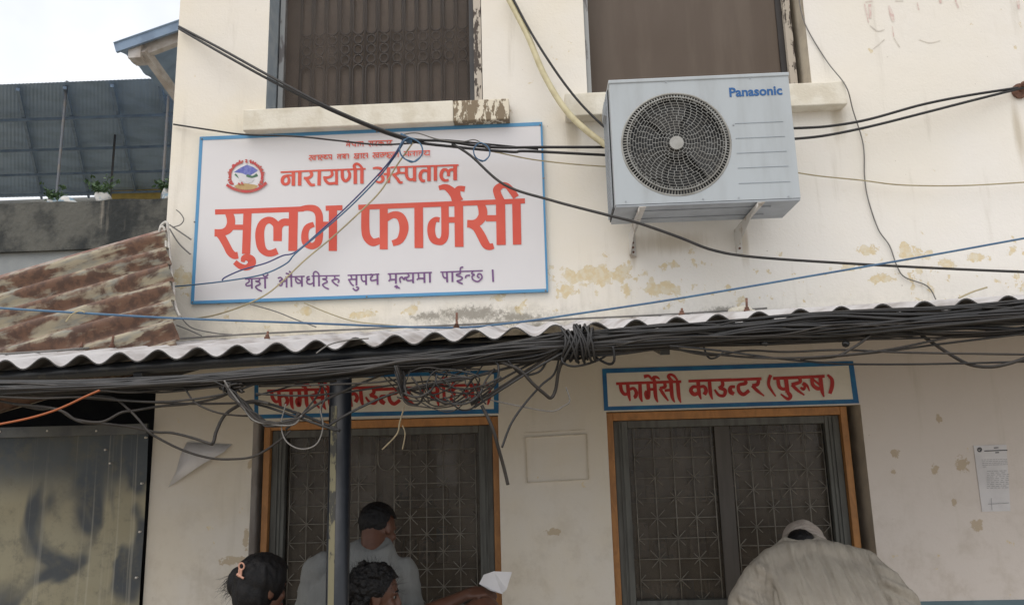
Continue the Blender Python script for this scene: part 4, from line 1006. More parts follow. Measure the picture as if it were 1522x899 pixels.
cable('cable', 'beige wire running diagonally from the cable knot over the banner down to the roof', [(614,212,-.25),(590,246,-.18),(565,285,-.12),(530,320,-.09),(495,352,-.085),(455,385,-.085),(420,418,-.085),(395,438,-.08),(360,455,-.07),(320,468,-.05),(285,474,-.03)], 2.6, m_cbeige)
cable('cable', 'thin yellowish wire leaving the banner towards the left side of the air conditioner', [(706,221,-.2),(740,227,-.2),(790,237,-.18),(850,244,-.15),(905,248,-.1)], 2.2, m_cbeige)
cable('cable', 'thin yellowish wire crossing the wall right of the air conditioner', [(1180,256,-.1),(1220,262,-.06),(1280,268,-.05),(1340,275,-.05),(1430,276,-.05),(1540,270,-.05)], 2.2, m_cbeige)
def ring(name, label, cx, cy, rx, ry, Y, w_, mat, turns=1.7):
    pts = [(cx+rx*(1+.06*math.sin(k))*math.cos(k*.5), cy+ry*(1+.08*math.cos(2.1*k))*math.sin(k*.5), Y-.002*k) for k in range(int(turns*12.6)+1)]
    cable(name, label, pts, w_, mat, group='coils on the banner cables')
ring('wire_coil', 'larger coil of dark blue wire hanging from the cable knot over the banner', 611, 223, 17, 17, -.25, 2.4, m_cblue)
ring('wire_coil', 'smaller coil of dark wire hanging near the right end of the banner', 716, 226, 12, 13, -.21, 2.2, m_cblue)
cable('cable', 'thin dark wire arching over the banner between the two wire coils', [(600,200,-.25),(620,198,-.25),(650,207,-.25),(685,211,-.24),(705,208,-.23),(718,215,-.22),(726,222,-.21)], 2, m_cgrey)
kn = MB(); random.seed(2)
for k in range(9):
    px = 596+k*1.9; py = 202.5+k*.9
    c = at(px, py, -.25)
    kn.tube([c+Vector((.004*math.sin(a), -.014*math.sin(a)+.003, .016*math.cos(a))) for a in [i*math.pi/5 for i in range(11)]], .0035, 5)
obj_at_base('cable_tie', kn, m_cblue, 'knot of blue wire binding the cables over the top of the banner', 'tie', 'wire knots on the banner cables')
kn = MB()
for k in range(6):
    c = at(722+k*1.2, 217+k*.5, -.2)
    kn.tube([c+Vector((.003*math.sin(a), -.012*math.sin(a), .012*math.cos(a))) for a in [i*math.pi/5 for i in range(11)]], .003, 5)
obj_at_base('cable_tie', kn, m_cable[2], 'small grey knot binding the cables by the smaller wire coil', 'tie', 'wire knots on the banner cables')
cable('conduit', 'cream ribbed conduit hanging down from above to the air conditioner', [(750,-12,-.05),(762,10,-.06),(785,55,-.08),(808,110,-.1),(838,160,-.12),(870,193,-.14),(912,224,-.17)], 10, m_ccream, 'conduit', n=10)
cable('cable', 'black cable hanging beside the cream conduit down to the air conditioner', [(758,-10,-.07),(790,50,-.1),(825,105,-.12),(855,145,-.14),(880,172,-.16),(905,195,-.18)], 4, m_cable[0])
cable('cable', 'upper of two black cables between the air conditioner and the rusty wall anchor', [(1176,191,-.15),(1230,188,-.14),(1290,178,-.12),(1370,156,-.1),(1440,142,-.08),(1512,131,-.045)], 4.2, m_cable[0])
cable('cable', 'lower of two black cables between the air conditioner and the rusty wall anchor', [(1176,207,-.15),(1225,202,-.14),(1290,189,-.12),(1370,169,-.1),(1440,151,-.08),(1512,133,-.045),(1540,127,-.04)], 4.2, m_cable[0])
anc = MB(); c = at(1514, 137, 0); anc.tube([(c.x, -.004, c.z), (c.x, -.018, c.z)], .042, 24).tube([(c.x, -.018, c.z), (c.x, -.05, c.z+.02)], .010, 10).ell((c.x, -.05, c.z+.022), .015)
obj_at_base('wall_anchor', anc, m_bolt, 'round rusty cable anchor plate on the wall near the right edge', 'anchor')
cable('cable', 'thin grey wire wandering down the wall right of the air conditioner', [(1186,-12,-.01),(1196,35,-.012),(1228,90,-.015),(1257,128,-.1),(1268,165,-.03),(1283,215,-.012),(1285,262,-.012),(1290,295,-.012),(1305,340,-.012),(1322,365,-.012),(1333,395,-.012),(1345,412,-.012),(1378,425,-.012),(1391,445,-.02)], 1.8, m_cgrey, per=6)
cable('cable', 'blue cable passing the rusty roof and rising over the lean-to roof to the right edge', [(-15,457,-.75),(100,464,-.75),(262,473,-.7),(450,480,-.62),(660,487,-.55),(760,480,-.52),(860,466,-.5),(1000,445,-.48),(1200,411,-.45),(1380,380,-.42),(1540,351,-.4)], 3.4, m_cblue)
cable('cable', 'dark cable lying along the joint of the wall and the lean-to roof', [(-15,527,-.66),(110,519,-.6),(259,504,-.12),(400,495,-.05),(560,488,-.05),(700,482,-.04),(850,474,-.04),(1000,467,-.04),(1140,458,-.04)], 3, m_cgrey)
for k, (pts, w_, mt, lb) in enumerate((
    ([(268,470),(285,487),(320,495),(345,497)], 1.8, m_cgrey, 'thin grey wire curling on the wall right of the rusty roof, upper one'), ([(262,483),(280,490),(300,499)], 1.8, m_cgrey, 'thin grey wire curling on the wall right of the rusty roof, lower one'),
    ([(372,452),(410,463),(440,475),(470,486)], 1.8, m_cgrey, 'thin grey wire slanting down below the left half of the banner'), ([(452,450),(490,466),(530,478),(590,484)], 1.8, m_cbeige, 'thin beige wire slanting down below the middle of the banner'),
    ([(252,334),(268,345),(284,356)], 2.4, m_cgrey, 'short grey wire from the white pipes to the banner edge, upper one'), ([(252,340),(266,362),(283,378)], 2.4, m_cgrey, 'short grey wire from the white pipes to the banner edge, lower one'),
    ([(256,338),(268,334),(273,326),(268,317),(262,312)], 1.8, m_cgrey, 'small curl of thin wire above the white pipes at the corner'))):
    cable('wire', lb, yy(pts, -.035), w_, mt, 'wire', 'stray wires on the wall')
cable('thin_pipe', 'main white flexible pipe running down the edge of the rusty roof', [(237,345,-.12),(240,335,-.12),(248,331,-.12),(250,349,-.13),(253,393,-.22),(257,425,-.3),(260,454,-.38),(267,470,-.45)], 4.5, m_cwhite, 'pipe')
cable('thin_pipe', 'short white flexible pipe hooked over the top corner of the rusty roof', [(236,352,-.13),(238,340,-.13),(243,338,-.13),(246,350,-.14),(247,372,-.18),(247,385,-.2)], 4, m_cwhite, 'pipe')
cable('wire', 'dry beige twig of wire caught on the blue cable over the rusty roof', yy([(98,478),(106,468),(118,462),(126,464)], -.76), 2.5, m_cbeige, 'wire')
cable('stick', 'short pale stick lying on the lean-to roof near its right end', [(1425,443,-.1),(1445,434,-.08),(1467,427,-.06)], 2.6, m_cbeige, 'stick')

# --- the bundle under the roof edge
random.seed(21)
BXs = [-30, 120, 260, 400, 520, 650, 760, 845, 880, 1000, 1130, 1250, 1390, 1550]
TOPs = [566, 566, 560, 547, 537, 522, 508, 494, 492, 482, 474, 464, 455, 443]
BOTs = [592, 584, 578, 568, 560, 548, 538, 533, 530, 516, 512, 505, 502, 496]
def bundle_pt(i, t, depth): return (BXs[i], TOPs[i]+(BOTs[i]-TOPs[i])*t, depth)
NB = 48
for k in range(NB):
    t = (k+.5)/NB; pts = []; d0 = random.uniform(0, 1)
    for i in range(len(BXs)):
        tt = min(1.0, max(0, t+random.uniform(-.24, .24)*(.4 if i in (7, 8) else 1)))
        half = math.sin(math.pi*(.06+.88*tt))
        pts.append((BXs[i]+random.uniform(-25, 25)*(0 < i < len(BXs)-1), TOPs[i]+(BOTs[i]-TOPs[i])*tt, -1.315-.055*half*d0*(.6 if i in (7, 8) else 1)))
    cable('bundle_cable', 'dark cable running in the thick cable bundle under the front edge of the lean-to roof', pts, random.choice((2, 2.6, 3.2, 3.8, 4.4, 5.4)), random.choice(m_cable+m_cable[:1]*2), group='cables in the thick bundle under the roof edge', per=6, n=6)
# wrap
for k in range(13):
    px = 840+k*3.1+random.uniform(-1, 1); c = at(px, 513-(px-840)*.1, -1.335); hz = (22+random.uniform(-3, 7))*PXM(-1.33); tl = random.uniform(-1.3, 1.3)
    mbw = MB().tube([c+Vector((hz*math.cos(a)*tl*.4+.003*math.sin(3*a), .045*math.sin(a), hz*math.cos(a))) for a in [i*2*math.pi/18 for i in range(19)]], .0045, 6, False)
    obj_at_base('cable_wrap', mbw, m_cable[0], 'turn of black cable wound round the bundle between the two counters', 'cable wrap', 'turns of cable binding the bundle')
# loose cables, each traced on its own
Yc = -1.33
loose = [
 ([(-10,568),(70,572),(150,580),(200,583),(260,577),(330,572),(420,570),(500,566)], 4, 1, 'topmost loose cable sagging across the dark gap left of the building'),
 ([(-10,581),(50,588),(110,582),(170,578),(235,583),(300,577),(360,570)], 3.6, 1, 'second loose cable sagging across the dark gap left of the building'),
 ([(-10,586),(100,590),(220,597),(280,594),(340,584),(380,570)], 4, 2, 'third loose cable across the dark gap left of the building'),
 ([(-10,589),(60,592),(130,590),(200,596),(235,598),(300,600),(390,598)], 4.2, 1, 'long level loose cable reaching the left corner of the left sign'),
 ([(-10,594),(30,602),(60,608),(85,607),(110,622),(150,627),(180,613),(200,610),(235,604),(280,600),(320,592),(345,582)], 4.6, 1, 'loose cable dipping low and rising again before the white wall at left'),
 ([(20,600),(70,605),(95,612),(118,626),(160,630),(200,635),(232,642),(255,643),(285,650),(315,660)], 4.6, 1, 'low loose cable ending at the torn paper'),
 ([(315,660),(318,655),(322,640),(335,616),(360,600),(380,596),(400,600)], 6, 1, 'thick cable rising steeply from the torn paper to the left sign'),
 ([(140,588),(170,592),(190,607),(205,622),(220,640),(232,649),(270,668),(310,680),(345,682),(380,677),(415,655),(432,640)], 4.2, 1, 'lowest loose cable hanging in front of the torn paper'),
 ([(275,577),(290,598),(320,612),(350,617),(378,618)], 3.4, 1, 'short cable curving down over the white wall left of the left sign'),
 ([(383,597),(410,603),(450,617),(478,628),(505,640)], 5, 0, 'upper of two cables sloping down behind the post over the left sign'),
 ([(380,600),(405,607),(445,621),(480,633),(500,640)], 4.4, 2, 'lower of two cables sloping down behind the post over the left sign'),
 ([(425,638),(455,612),(480,596),(520,577),(560,560),(590,548)], 4.6, 1, 'cable rising from the left window frame across the post'),
 ([(380,588),(410,580),(440,572),(475,566),(520,562)], 3, 0, 'thin cable rising over the upper left corner of the left sign'),
 ([(385,574),(440,573),(500,571),(560,568),(600,562)], 3.4, 1, 'level cable across the top of the left sign'),
 ([(380,585),(450,588),(520,582),(585,572),(640,566)], 3.4, 2, 'level cable across the lettering of the left sign'),
 ([(490,630),(530,608),(565,592),(600,580),(640,570),(690,560)], 4.4, 1, 'cable rising right of the post across the left sign'),
 ([(486,634),(525,611),(575,588),(610,578)], 3.8, 0, 'second cable rising right of the post just under another'),
 ([(445,620),(470,590),(478,572),(484,560)], 3, 0, 'short dark cable crossing the first letters of the left sign'),
 ([(470,560),(485,585),(478,605),(478,635)], 2.6, 0, 'thin cable hanging straight down left of the post'),
 ([(630,572),(690,563),(750,548),(800,536),(850,524)], 5, 2, 'upper cable rising from the tangle to the wound tie'),
 ([(700,602),(740,578),(790,546),(838,516)], 4.6, 1, 'first cable of the sheaf rising steeply from the tangle to the tie'),
 ([(705,605),(748,577),(796,547),(845,520)], 4.6, 0, 'second cable of the sheaf rising steeply from the tangle to the tie'),
 ([(698,596),(735,570),(780,545),(830,522)], 4, 2, 'third cable of the sheaf rising steeply from the tangle to the tie'),
 ([(655,570),(700,545),(735,538),(741,552),(735,572),(715,590),(700,600)], 4, 0, 'cable looping round the right end of the left sign'),
 ([(716,602),(732,636),(742,670),(749,695),(755,720)], 6, 1, 'thick cut cable hanging down over the right edge of the left window'),
 ([(832,528),(824,555),(805,572),(780,600),(760,629),(746,665)], 4, 0, 'thin black cable curving down from the tie to the left window'),
 ([(725,531),(750,540),(773,550),(792,570),(808,584),(819,591),(826,578),(830,553),(838,530)], 6, 1, 'thick cable bent in a sharp loop below the tie'),
 ([(755,536),(775,556),(800,553),(812,538),(818,525)], 4, 0, 'cable making a shallow loop left of the tie'),
 ([(876,524),(892,535),(906,541),(913,535),(911,515)], 4.6, 0, 'cable making a small loop right of the tie'),
 ([(838,520),(836,537),(850,544),(872,541),(895,532),(912,520)], 4, 0, 'cable hanging in a low arc directly under the tie'),
 ([(995,516),(1055,528),(1110,521),(1170,523),(1250,520),(1350,524),(1540,527)], 3.8, 1, 'level loose cable above the right sign reaching the right edge'),
 ([(995,518),(1100,530),(1180,532),(1260,527),(1330,518),(1420,500),(1540,484)], 4.2, 1, 'loose cable dipping to the right sign and rising back to the bundle'),
 ([(995,514),(1060,520),(1150,532),(1200,537),(1260,541),(1380,541),(1540,537)], 3.6, 0, 'lowest level loose cable touching the right sign top and reaching the right edge'),
 ([(1190,534),(1300,524),(1400,511),(1540,494)], 3.8, 2, 'loose cable rising gently right of the right sign'),
 ([(1195,533),(1240,530),(1264,519),(1285,505),(1305,487)], 4.6, 1, 'short cable rising into the bundle above the end of the right sign'),
 ([(1340,484),(1362,493),(1380,505),(1410,525),(1440,541),(1470,545),(1500,540),(1540,526)], 6, 1, 'thick cable dropping out of the bundle near the right edge'),
 ([(1045,512),(1052,530),(1062,532),(1075,524)], 3.4, 0, 'small loop of cable above the middle of the right sign')]
for k, (pts, w_, mi, lb) in enumerate(loose):
    P = [(x, y, Yc-.03*math.sin(k*2.4+i*.9)) for i, (x, y) in enumerate(pts)]
    cable('loose_cable', lb, P, w_*.86, m_cable[mi], group='loose cables under the roof edge')
cable('cable', 'orange cable rising across the dark gap at far left', yy([(-10,632),(40,622),(75,612),(100,602),(125,590),(148,580)], -1.38), 3.4, m_corange)
cable('wire', 'thin bent grey wire sticking out right of the left sign', yy([(728,594),(780,605),(820,611),(838,603),(847,595),(841,575)], -1.3), 2, m_cgrey, 'wire')
cable('wire', 'thin grey wire loop hanging below the left end of the left sign', yy([(425,600),(418,630),(425,655),(447,667),(470,660),(480,635),(476,610)], -1.36), 2, m_cgrey, 'wire')
cable('wire', 'thin grey wire across the roof edge right of the post', yy([(470,525),(490,512),(520,505),(548,503)], -1.29), 2.2, m_cgrey, 'wire')
cable('wire', 'frayed dry cable end dangling over the left window', yy([(601,604),(594,628),(592,640),(586,650),(568,668)], -1.36), 2.4, m_cdry, 'wire')
cable('wire', 'second frayed strand dangling over the left window', yy([(598,632),(602,645),(598,668)], -1.36), 1.8, m_cdry, 'wire')
tangle = [[(595,572),(597,588),(605,600),(626,604),(649,606),(672,603),(691,596),(708,591),(712,580)], [(660,590),(676,603),(686,609),(699,608),(708,600),(711,588)], [(590,575),(597,588),(610,600),(622,600),(628,590),(622,575),(612,560)], [(625,558),(630,575),(638,598)], [(690,555),(700,566),(714,590),(722,600)], [(735,548),(722,565),(711,588),(690,600),(660,598),(640,585)],
 [(700,550),(692,562),(694,572),(704,560),(712,572),(716,590)], [(650,556),(648,570),(660,580),(690,585),(712,586)], [(745,560),(720,572),(690,578),(650,573),(610,580)], [(590,590),(620,596),(660,592),(700,582),(735,570)], [(577,560),(600,575),(640,592),(672,600),(700,590)], [(640,545),(648,562),(640,580),(620,590),(600,584)]]
for k in range(6): tangle.append([(584+k*2.5, 543), (589+k*2.5, 560), (594+k*1.6, 576), (600+k, 588)])
for k, t_ in enumerate(tangle): cable('tangled_cable', 'dark cable looping in the tangle in front of the left sign', [(x, y, -1.36-.025*math.sin(k+i)) for i, (x, y) in enumerate(t_)], (2.0, 2.6, 3.4)[k % 3], m_cable[(k*2+1) % 3], group='tangle of cables in front of the left sign', n=6, per=7)
# sheaf dropping left of the left sign
for k in range(12):
    j = lambda s_: random.uniform(-s_, s_)
    pts = [(320+k*2+j(6), 566+j(5)), (345+j(5), 585+j(4)), (362+j(6), 602+j(4)), (378+j(7), 620+j(4)), (400+j(6), 630+j(4)), (430+j(8), 628+j(4)), (446+j(4), 618+j(6))]
    cable('sheaf_cable', 'thin cable in the sheaf hanging down at the left end of the left sign', [(x, y, -1.33-.02*(k % 3)) for x, y in pts], random.choice((2.4, 3, 3.6)), random.choice((m_cable[1], m_cgrey, m_cable[2])), group='sheaf of cables left of the left sign', n=6)
# tangle
for k in range(4):
    cx, cy = random.choice(((600, 572), (650, 585), (700, 588), (630, 565), (675, 575), (590, 560)))
    sx = random.choice((-1, 1)); pts = [(cx-60*sx+random.uniform(-25, 25), 546+random.uniform(-10, 8), -1.33)]
    a = random.uniform(0, 6.28); w_ = random.uniform(.8, 1.5)*random.choice((-1, 1))
    for q in range(random.randint(5, 9)):
        a += w_; r = random.uniform(.45, 1.1)
        pts.append((cx+46*r*math.cos(a)+random.uniform(-10, 10), cy+25*r*math.sin(a)+random.uniform(-5, 5), -1.35+random.uniform(-.04, .045)))
    pts.append((cx+60*sx+random.uniform(-25, 25), 542+random.uniform(-10, 10), -1.33))
    cable('tangled_cable', 'dark cable looping in the tangle in front of the left sign', pts, random.choice((1.8, 2.4, 3)), random.choice(m_cable), group='tangle of cables in front of the left sign', n=6, per=7)
for k in range(7):
    pts = [(345+random.uniform(-18, 18), 575+random.uniform(-8, 8), -1.34+random.uniform(-.03, .03)) for q in range(6)]
    cable('tangled_cable', 'dark cable curled in the small tangle left of the left sign', pts, 3, random.choice(m_cable), group='small tangle of cables left of the left sign', n=6)
for px, py, lb in ((1257,511,'black tape lump on a cable above the end of the right sign'),(1136,510,'black tape lump on a cable above the middle of the right sign')):
    c = at(px, py, Yc); mbx = MB().ell(c, (.014, .010, .011))
    for v in mbx.v: v += Vector((1,1,1))*.005*noise.noise(v*90)
    obj_at_base('tape_lump', mbx, m_cable[0], lb, 'tape', 'tape lumps')
# ------------------------------------------------------------------ people
def remesh(name, mb, mat, parent, voxel=.008, smooth=6, disp=None, keep=None, **kw):
    me = mb.mesh(name, mat, True); o = bpy.data.objects.new('tmp', me); COL.objects.link(o)
    r = o.modifiers.new('r', 'REMESH'); r.mode = 'VOXEL'; r.voxel_size = voxel; r.use_smooth_shade = True
    s_ = o.modifiers.new('s', 'SMOOTH'); s_.factor = .5; s_.iterations = smooth
    dg = bpy.context.evaluated_depsgraph_get(); m2 = bpy.data.meshes.new_from_object(o.evaluated_get(dg)); bpy.data.objects.remove(o)
    m2.name = name
    if not m2.materials: m2.materials.append(mat)
    if disp:
        ns = [v.normal.copy() for v in m2.vertices]; cs = [v.co.copy() for v in m2.vertices]
        for v, n_, c in zip(m2.vertices, ns, cs): v.co = c + n_*disp(c, n_)
    if keep:
        bm = bmesh.new(); bm.from_mesh(m2); bmesh.ops.delete(bm, geom=[v for v in bm.verts if not keep(v.co)], context='VERTS'); bm.to_mesh(m2); bm.free()
    loc = parent_loc(parent)
    for v in m2.vertices: v.co -= loc
    m2.polygons.foreach_set('use_smooth', [True]*len(m2.polygons)); m2.update()
    o = bpy.data.objects.new(name, m2); COL.objects.link(o); o.parent = parent
    return tag(o, **kw)
def frame_of(face, up):
    """columns: right, face, up"""
    f = Vector(face).normalized(); u = Vector(up); r = f.cross(u).normalized(); u = r.cross(f); return Matrix((r, f, u)).transposed()
def head_prims(mb, c, Mh, s=1.0):
    c = Vector(c); g = lambda x, y, z: c + Mh @ Vector((x*s, y*s, z*s))
    mb.ell(c+Mh @ Vector((0, -.012*s, .02*s)), (.074*s, .092*s, .092*s), Mh)              # skull
    mb.ell(g(0, .022, -.045), (.056*s, .062*s, .066*s), Mh)                               # face and jaw
    mb.ell(g(0, .052, -.088), (.026*s, .026*s, .022*s), Mh)                               # chin
    mb.capsule([(g(0, .074, .012), .010*s), (g(0, .092, -.022), .013*s)], 10)             # nose
    mb.ell(g(0, .090, -.030), (.018*s, .013*s, .010*s), Mh)
    mb.ell(g(0, .080, -.058), (.024*s, .010*s, .010*s), Mh)                               # mouth
    for sx in (-1, 1):
        mb.ell(g(.030*sx, .068, .022), (.022*s, .010*s, .009*s), Mh)                      # brow
        mb.ell(g(.040*sx, .056, -.025), (.022*s, .020*s, .020*s), Mh)                     # cheek
        mb.ell(g(.074*sx, -.008, -.012), (.010*s, .020*s, .034*s), Mh)                    # ear
        mb.ell(g(.080*sx, -.018, .002), (.007*s, .016*s, .022*s), Mh)
def face_bits(parent, c, Mh, s=1.0):
    c = Vector(c); g = lambda x, y, z: c + Mh @ Vector((x*s, y*s, z*s))
    for sx in (-1, 1):
        e = MB().ell(g(.030*sx, .064, .004), .0088*s, nu=14, nv=10).build('eye', m_eyew, parent)
        MB().ell(g(.0305*sx, .0690, .004), .0066*s, nu=12, nv=8).build('iris', m_hair, e)
        MB().tube([g(.014*sx, .079, .026), g(.030*sx, .079, .031), g(.048*sx, .066, .025)], .0035*s, 6).build('eyebrow', m_hair, parent)
    MB().ell(g(0, .086, -.0555), (.021*s, .008*s, .0042*s), Mh).ell(g(0, .085, -.0635), (.018*s, .008*s, .005*s), Mh).build('lips', m_lip, parent)
def legs(mb, hipL, hipR, yf):
    for hp, sx in ((hipL, -1), (hipR, 1)):
        k = Vector((hp[0]+.01*sx, yf+.02, .47)); an = Vector((hp[0]+.015*sx, yf-.02, .075)); toe = an+Vector((.01*sx, .16, -.045))
        mb.capsule([(hp, .085), (k, .058)]); mb.capsule([(k, .056), (k.lerp(an, .35)+Vector((0, -.02, 0)), .056), (an, .038)]); mb.capsule([(an+Vector((0, -.03, -.03)), .04), (toe, .034)])
def hand(mb, wrist, d, nrm, s=1.0, curl=.5, thumb=1):
    """palm and five separate bent fingers; d = pointing direction, nrm = back of the hand"""
    wrist = Vector(wrist); d = Vector(d).normalized(); nrm = Vector(nrm); nrm = (nrm-d*nrm.dot(d)).normalized(); sd2 = d.cross(nrm)
    for q in (-1.2, -.4, .4, 1.2): mb.capsule([(wrist+sd2*.014*q*s, .016*s), (wrist+d*.085*s+sd2*.0185*q*s, .0115*s)], 8)
    for i, (q, L) in enumerate(((-1.25, .068), (-.42, .080), (.42, .076), (1.25, .060))):
        p = wrist+d*.088*s+sd2*.0195*q*s; ang = 0; ch = [(p, .0095*s)]
        for fr, rr in ((.45, .0090), (.32, .0082), (.23, .0072)):
            ang += curl*(.9+.12*i); p = p+(d*math.cos(ang)-nrm*math.sin(ang))*L*fr*s; ch.append((p, rr*s))
        mb.capsule(ch, 8)
    b = wrist+d*.022*s-sd2*.024*s*thumb
    mb.capsule([(b, .014*s), (b+(d*.030-sd2*.022*thumb-nrm*.012)*s, .0115*s), (b+(d*.058-sd2*.022*thumb-nrm*.030)*s, .0095*s)], 8)
def strands(mb, base, n, ln, dirf, r=.0006):
    for k in range(n):
        p, d = dirf(); q = p; pts = [p]
        for i in range(4): q = q+d*ln*random.uniform(.6, 1.2)/4+Vector([random.uniform(-.004, .004) for _ in range(3)]); pts.append(q)
        mb.tube(pts, [r, r, r*.8, r*.6, r*.4], 3, False)

# ---- man in cream shirt bent over the right counter
bx = at(1222, 860, -.62).x
pm_ = empty('person', (bx, -.72, 0), 'person in a loose cream shirt and beige cap bent over the right counter', 'person')
hc = at(1196, 817, -.33); Mh = frame_of((-.05, .55, -.84), (0, .84, .55))
shL, shR = at(1153, 842, -.52), at(1281, 844, -.52); elL, elR = at(1106, 897, -.62), at(1345, 905, -.64)
wrL, wrR = Vector((bx-.18, -.10, 1.06)), Vector((bx+.20, -.10, 1.06))
nk = at(1190, 806, -.46); zN = at(1190, 798, -.46).z
sk = MB(); head_prims(sk, hc, Mh)
sk.capsule([(nk, .055), (hc+Mh @ Vector((0, -.03, -.05)), .055)])
tor = [((bx, -.86, .86), .155, .105, 0), ((bx, -.80, 1.02), .145, .10, .2), ((bx, -.70, zN-.28), .165, .10, .35), ((bx, -.58, zN-.15), .165, .085, .4), ((bx-.01, -.50, zN-.07), .12, .06, .4), ((nk.x, -.46, zN-.02), .055, .05, .4)]
sk.loft(tor)
for s_, e_, w_, sx in ((shL, elL, wrL, -1), (shR, elR, wrR, 1)):
    sk.capsule([(s_, .058), (s_.lerp(e_, .5), .05), (e_, .042)]); sk.capsule([(e_, .042), (e_.lerp(w_, .4), .042), (w_, .028)])
    hand(sk, w_, (0, 1, -.05), (0, 0, 1), .95, .25, -sx)
legs(sk, (bx-.09, -.86, .84), (bx+.09, -.86, .84), -.84)
remesh('body', sk, m_skin2, pm_, .008, 4)
st = MB()
st.loft([((bx, -.88, .72), .215, .15, 0), ((bx, -.86, .9), .21, .15, .1), ((bx, -.80, 1.05), .22, .145, .2), ((bx, -.73, zN-.27), .228, .14, .3), ((bx, -.64, zN-.16), .224, .13, .35), ((bx-.003, -.565, zN-.085), .20, .105, .4), ((bx-.015, -.51, zN-.035), .145, .07, .4), ((nk.x, -.475, zN-.004), .075, .055, .4)], 32)
for s_, e_, w_ in ((shL, elL, wrL), (shR, elR, wrR)):
    st.capsule([(Vector((nk.x, -.50, zN-.055)), .055), (Vector((nk.x, -.50, zN-.055)).lerp(s_, .5)+Vector((0,0,.006)), .072), (s_, .082)], 16)
    st.capsule([(s_.lerp(e_, .3)+Vector((-.02 if s_ is shR else .02, 0, -.05)), .085), (e_+Vector((-.05 if s_ is shR else .05, .0, -.03)), .075)], 14)
    st.capsule([(s_, .080), (s_.lerp(e_, .5)+Vector((0, 0, .012)), .080), (e_, .070)], 16); st.capsule([(e_, .070), (e_.lerp(w_, .6), .056), (e_.lerp(w_, .85), .046)], 14)
def fold(c, n_):
    a = noise.noise(((c.x-bx)*(38+14*(c.z-1.2))+bx, c.z*1.7, 3.1)); b_ = noise.noise((c.x*70, c.z*3, 9.3+c.y*6))
    dx = abs(c.x-bx)
    arm = max(0.0, min(1.0, (dx-.18)/.06)); up_ = max(0, min(1, (c.z-1.05)/.35))
    rr = noise.noise((c.z*30+dx*16*(1 if c.x > bx else -1), c.y*9, 5.5))
    body = (abs(a)**.7*(1 if a > 0 else -1)*.017+b_*.008)*(.5+.5*up_)
    seam = -.020*math.exp(-((dx-.222-.02*max(0, c.z-1.3))/.009)**2)*max(0, -n_.y)
    bk_ = 0.08+.92*max(0.0, min(1.0, -n_.y*1.6))
    return (body*(1-arm)+arm*(rr*.026+b_*.006))*bk_+seam+noise.noise(c*6)*.004
remesh('shirt', st, m_shirtw, pm_, .006, 14, fold)
cl_ = MB(); cl_.tube([Vector((nk.x, nk.y, zN))+Vector((.064*math.cos(a), .047*math.sin(a)-.004, -.004+.010*math.sin(a))) for a in [i*2*math.pi/24 for i in range(25)]], .010, 8)
remesh('collar', cl_, m_shirtw, pm_, .004, 2)
tr_ = MB(); legs(tr_, (bx-.09, -.86, .84), (bx+.09, -.86, .84), -.84); tr_.v = [v for v in tr_.v]
tr2 = MB()
tr2.loft([((bx, -.87, .95), .165, .12, 0), ((bx, -.87, .78), .175, .125, 0)], 24)
for sx in (-1, 1): tr2.capsule([((bx+.09*sx, -.86, .82), .10), ((bx+.10*sx, -.82, .47), .078), ((bx+.105*sx, -.85, .11), .062)], 14)
remesh('trousers', tr2, m_trous, pm_, .01, 4, lambda c, n_: noise.noise(c*9)*.008)
cp_ = MB(); cp_.ell(hc+Mh @ Vector((0, -.016, .028)), (.091, .106, .098), Mh, 24, 16); cp_.ell(hc+Mh @ Vector((0, -.040, -.050)), (.086, .092, .085), Mh, 24, 16)
remesh('cap', cp_, m_cap, pm_, .006, 2, lambda c, n_: .0022*math.sin(((Mh.inverted() @ (c-hc)).z)*330)+noise.noise(c*16)*.006, keep=lambda c: (Mh.inverted() @ (c-hc)).z > (-.115 if (Mh.inverted() @ (c-hc)).y < .02 else -.0))
hr = MB(); hr.ell(hc+Mh @ Vector((0, -.020, .006)), (.079, .088, .085), Mh, 20, 14); hr.capsule([(hc+Mh @ Vector((0, -.01, -.03)), .070), (hc+Mh @ Vector((0, -.03, -.04)), .064), (nk+Vector((0, .0, -.005)), .064)])
remesh('hair', hr, m_hair, pm_, .006, 2, lambda c, n_: noise.noise(c*60)*.004, keep=lambda c: (Mh.inverted() @ (c-hc)).y < .05)

# ---- man in grey shirt at the left counter
hc = at(563, 786, -.36); Mh = frame_of((.48, .72, -.42), (.0, .42, .90))
gx = at(530, 860, -.5).x
pg = empty('person', (gx, -.55, 0), 'person with short black hair in a slate grey shirt facing the left counter', 'person')
nk = at(556, 820, -.44)
shL, shR = at(478, 850, -.50), at(596, 855, -.44); elL, elR = at(462, 930, -.50), at(615, 940, -.40)
wrL, wrR = Vector((gx-.12, -.12, 1.12)), Vector((gx+.16, -.10, 1.12))
sk = MB(); head_prims(sk, hc, Mh, .98)
sk.capsule([(nk+Vector((0,0,-.05)), .062), (nk, .058), (hc+Mh @ Vector((0, -.03, -.04)), .056)])
sk.loft([((gx, -.62, .86), .15, .10, 0), ((gx, -.60, 1.05), .15, .10, .1), ((gx, -.52, 1.22), .15, .085, .15), ((gx+.01, -.48, 1.33), .12, .06, .2), ((nk.x-.01, -.46, 1.43), .07, .06, .3)])
for s_, e_, w_, sx in ((shL, elL, wrL, -1), (shR, elR, wrR, 1)):
    sk.capsule([(s_, .056), (s_.lerp(e_, .5), .05), (e_, .042)]); sk.capsule([(e_, .042), (e_.lerp(w_, .4), .042), (w_, .028)]); hand(sk, w_, (0, 1, -.05), (0, 0, 1), .95, .25, -sx)
legs(sk, (gx-.09, -.62, .84), (gx+.09, -.62, .84), -.60)
remesh('body', sk, m_skin, pg, .007, 4)
st = MB()
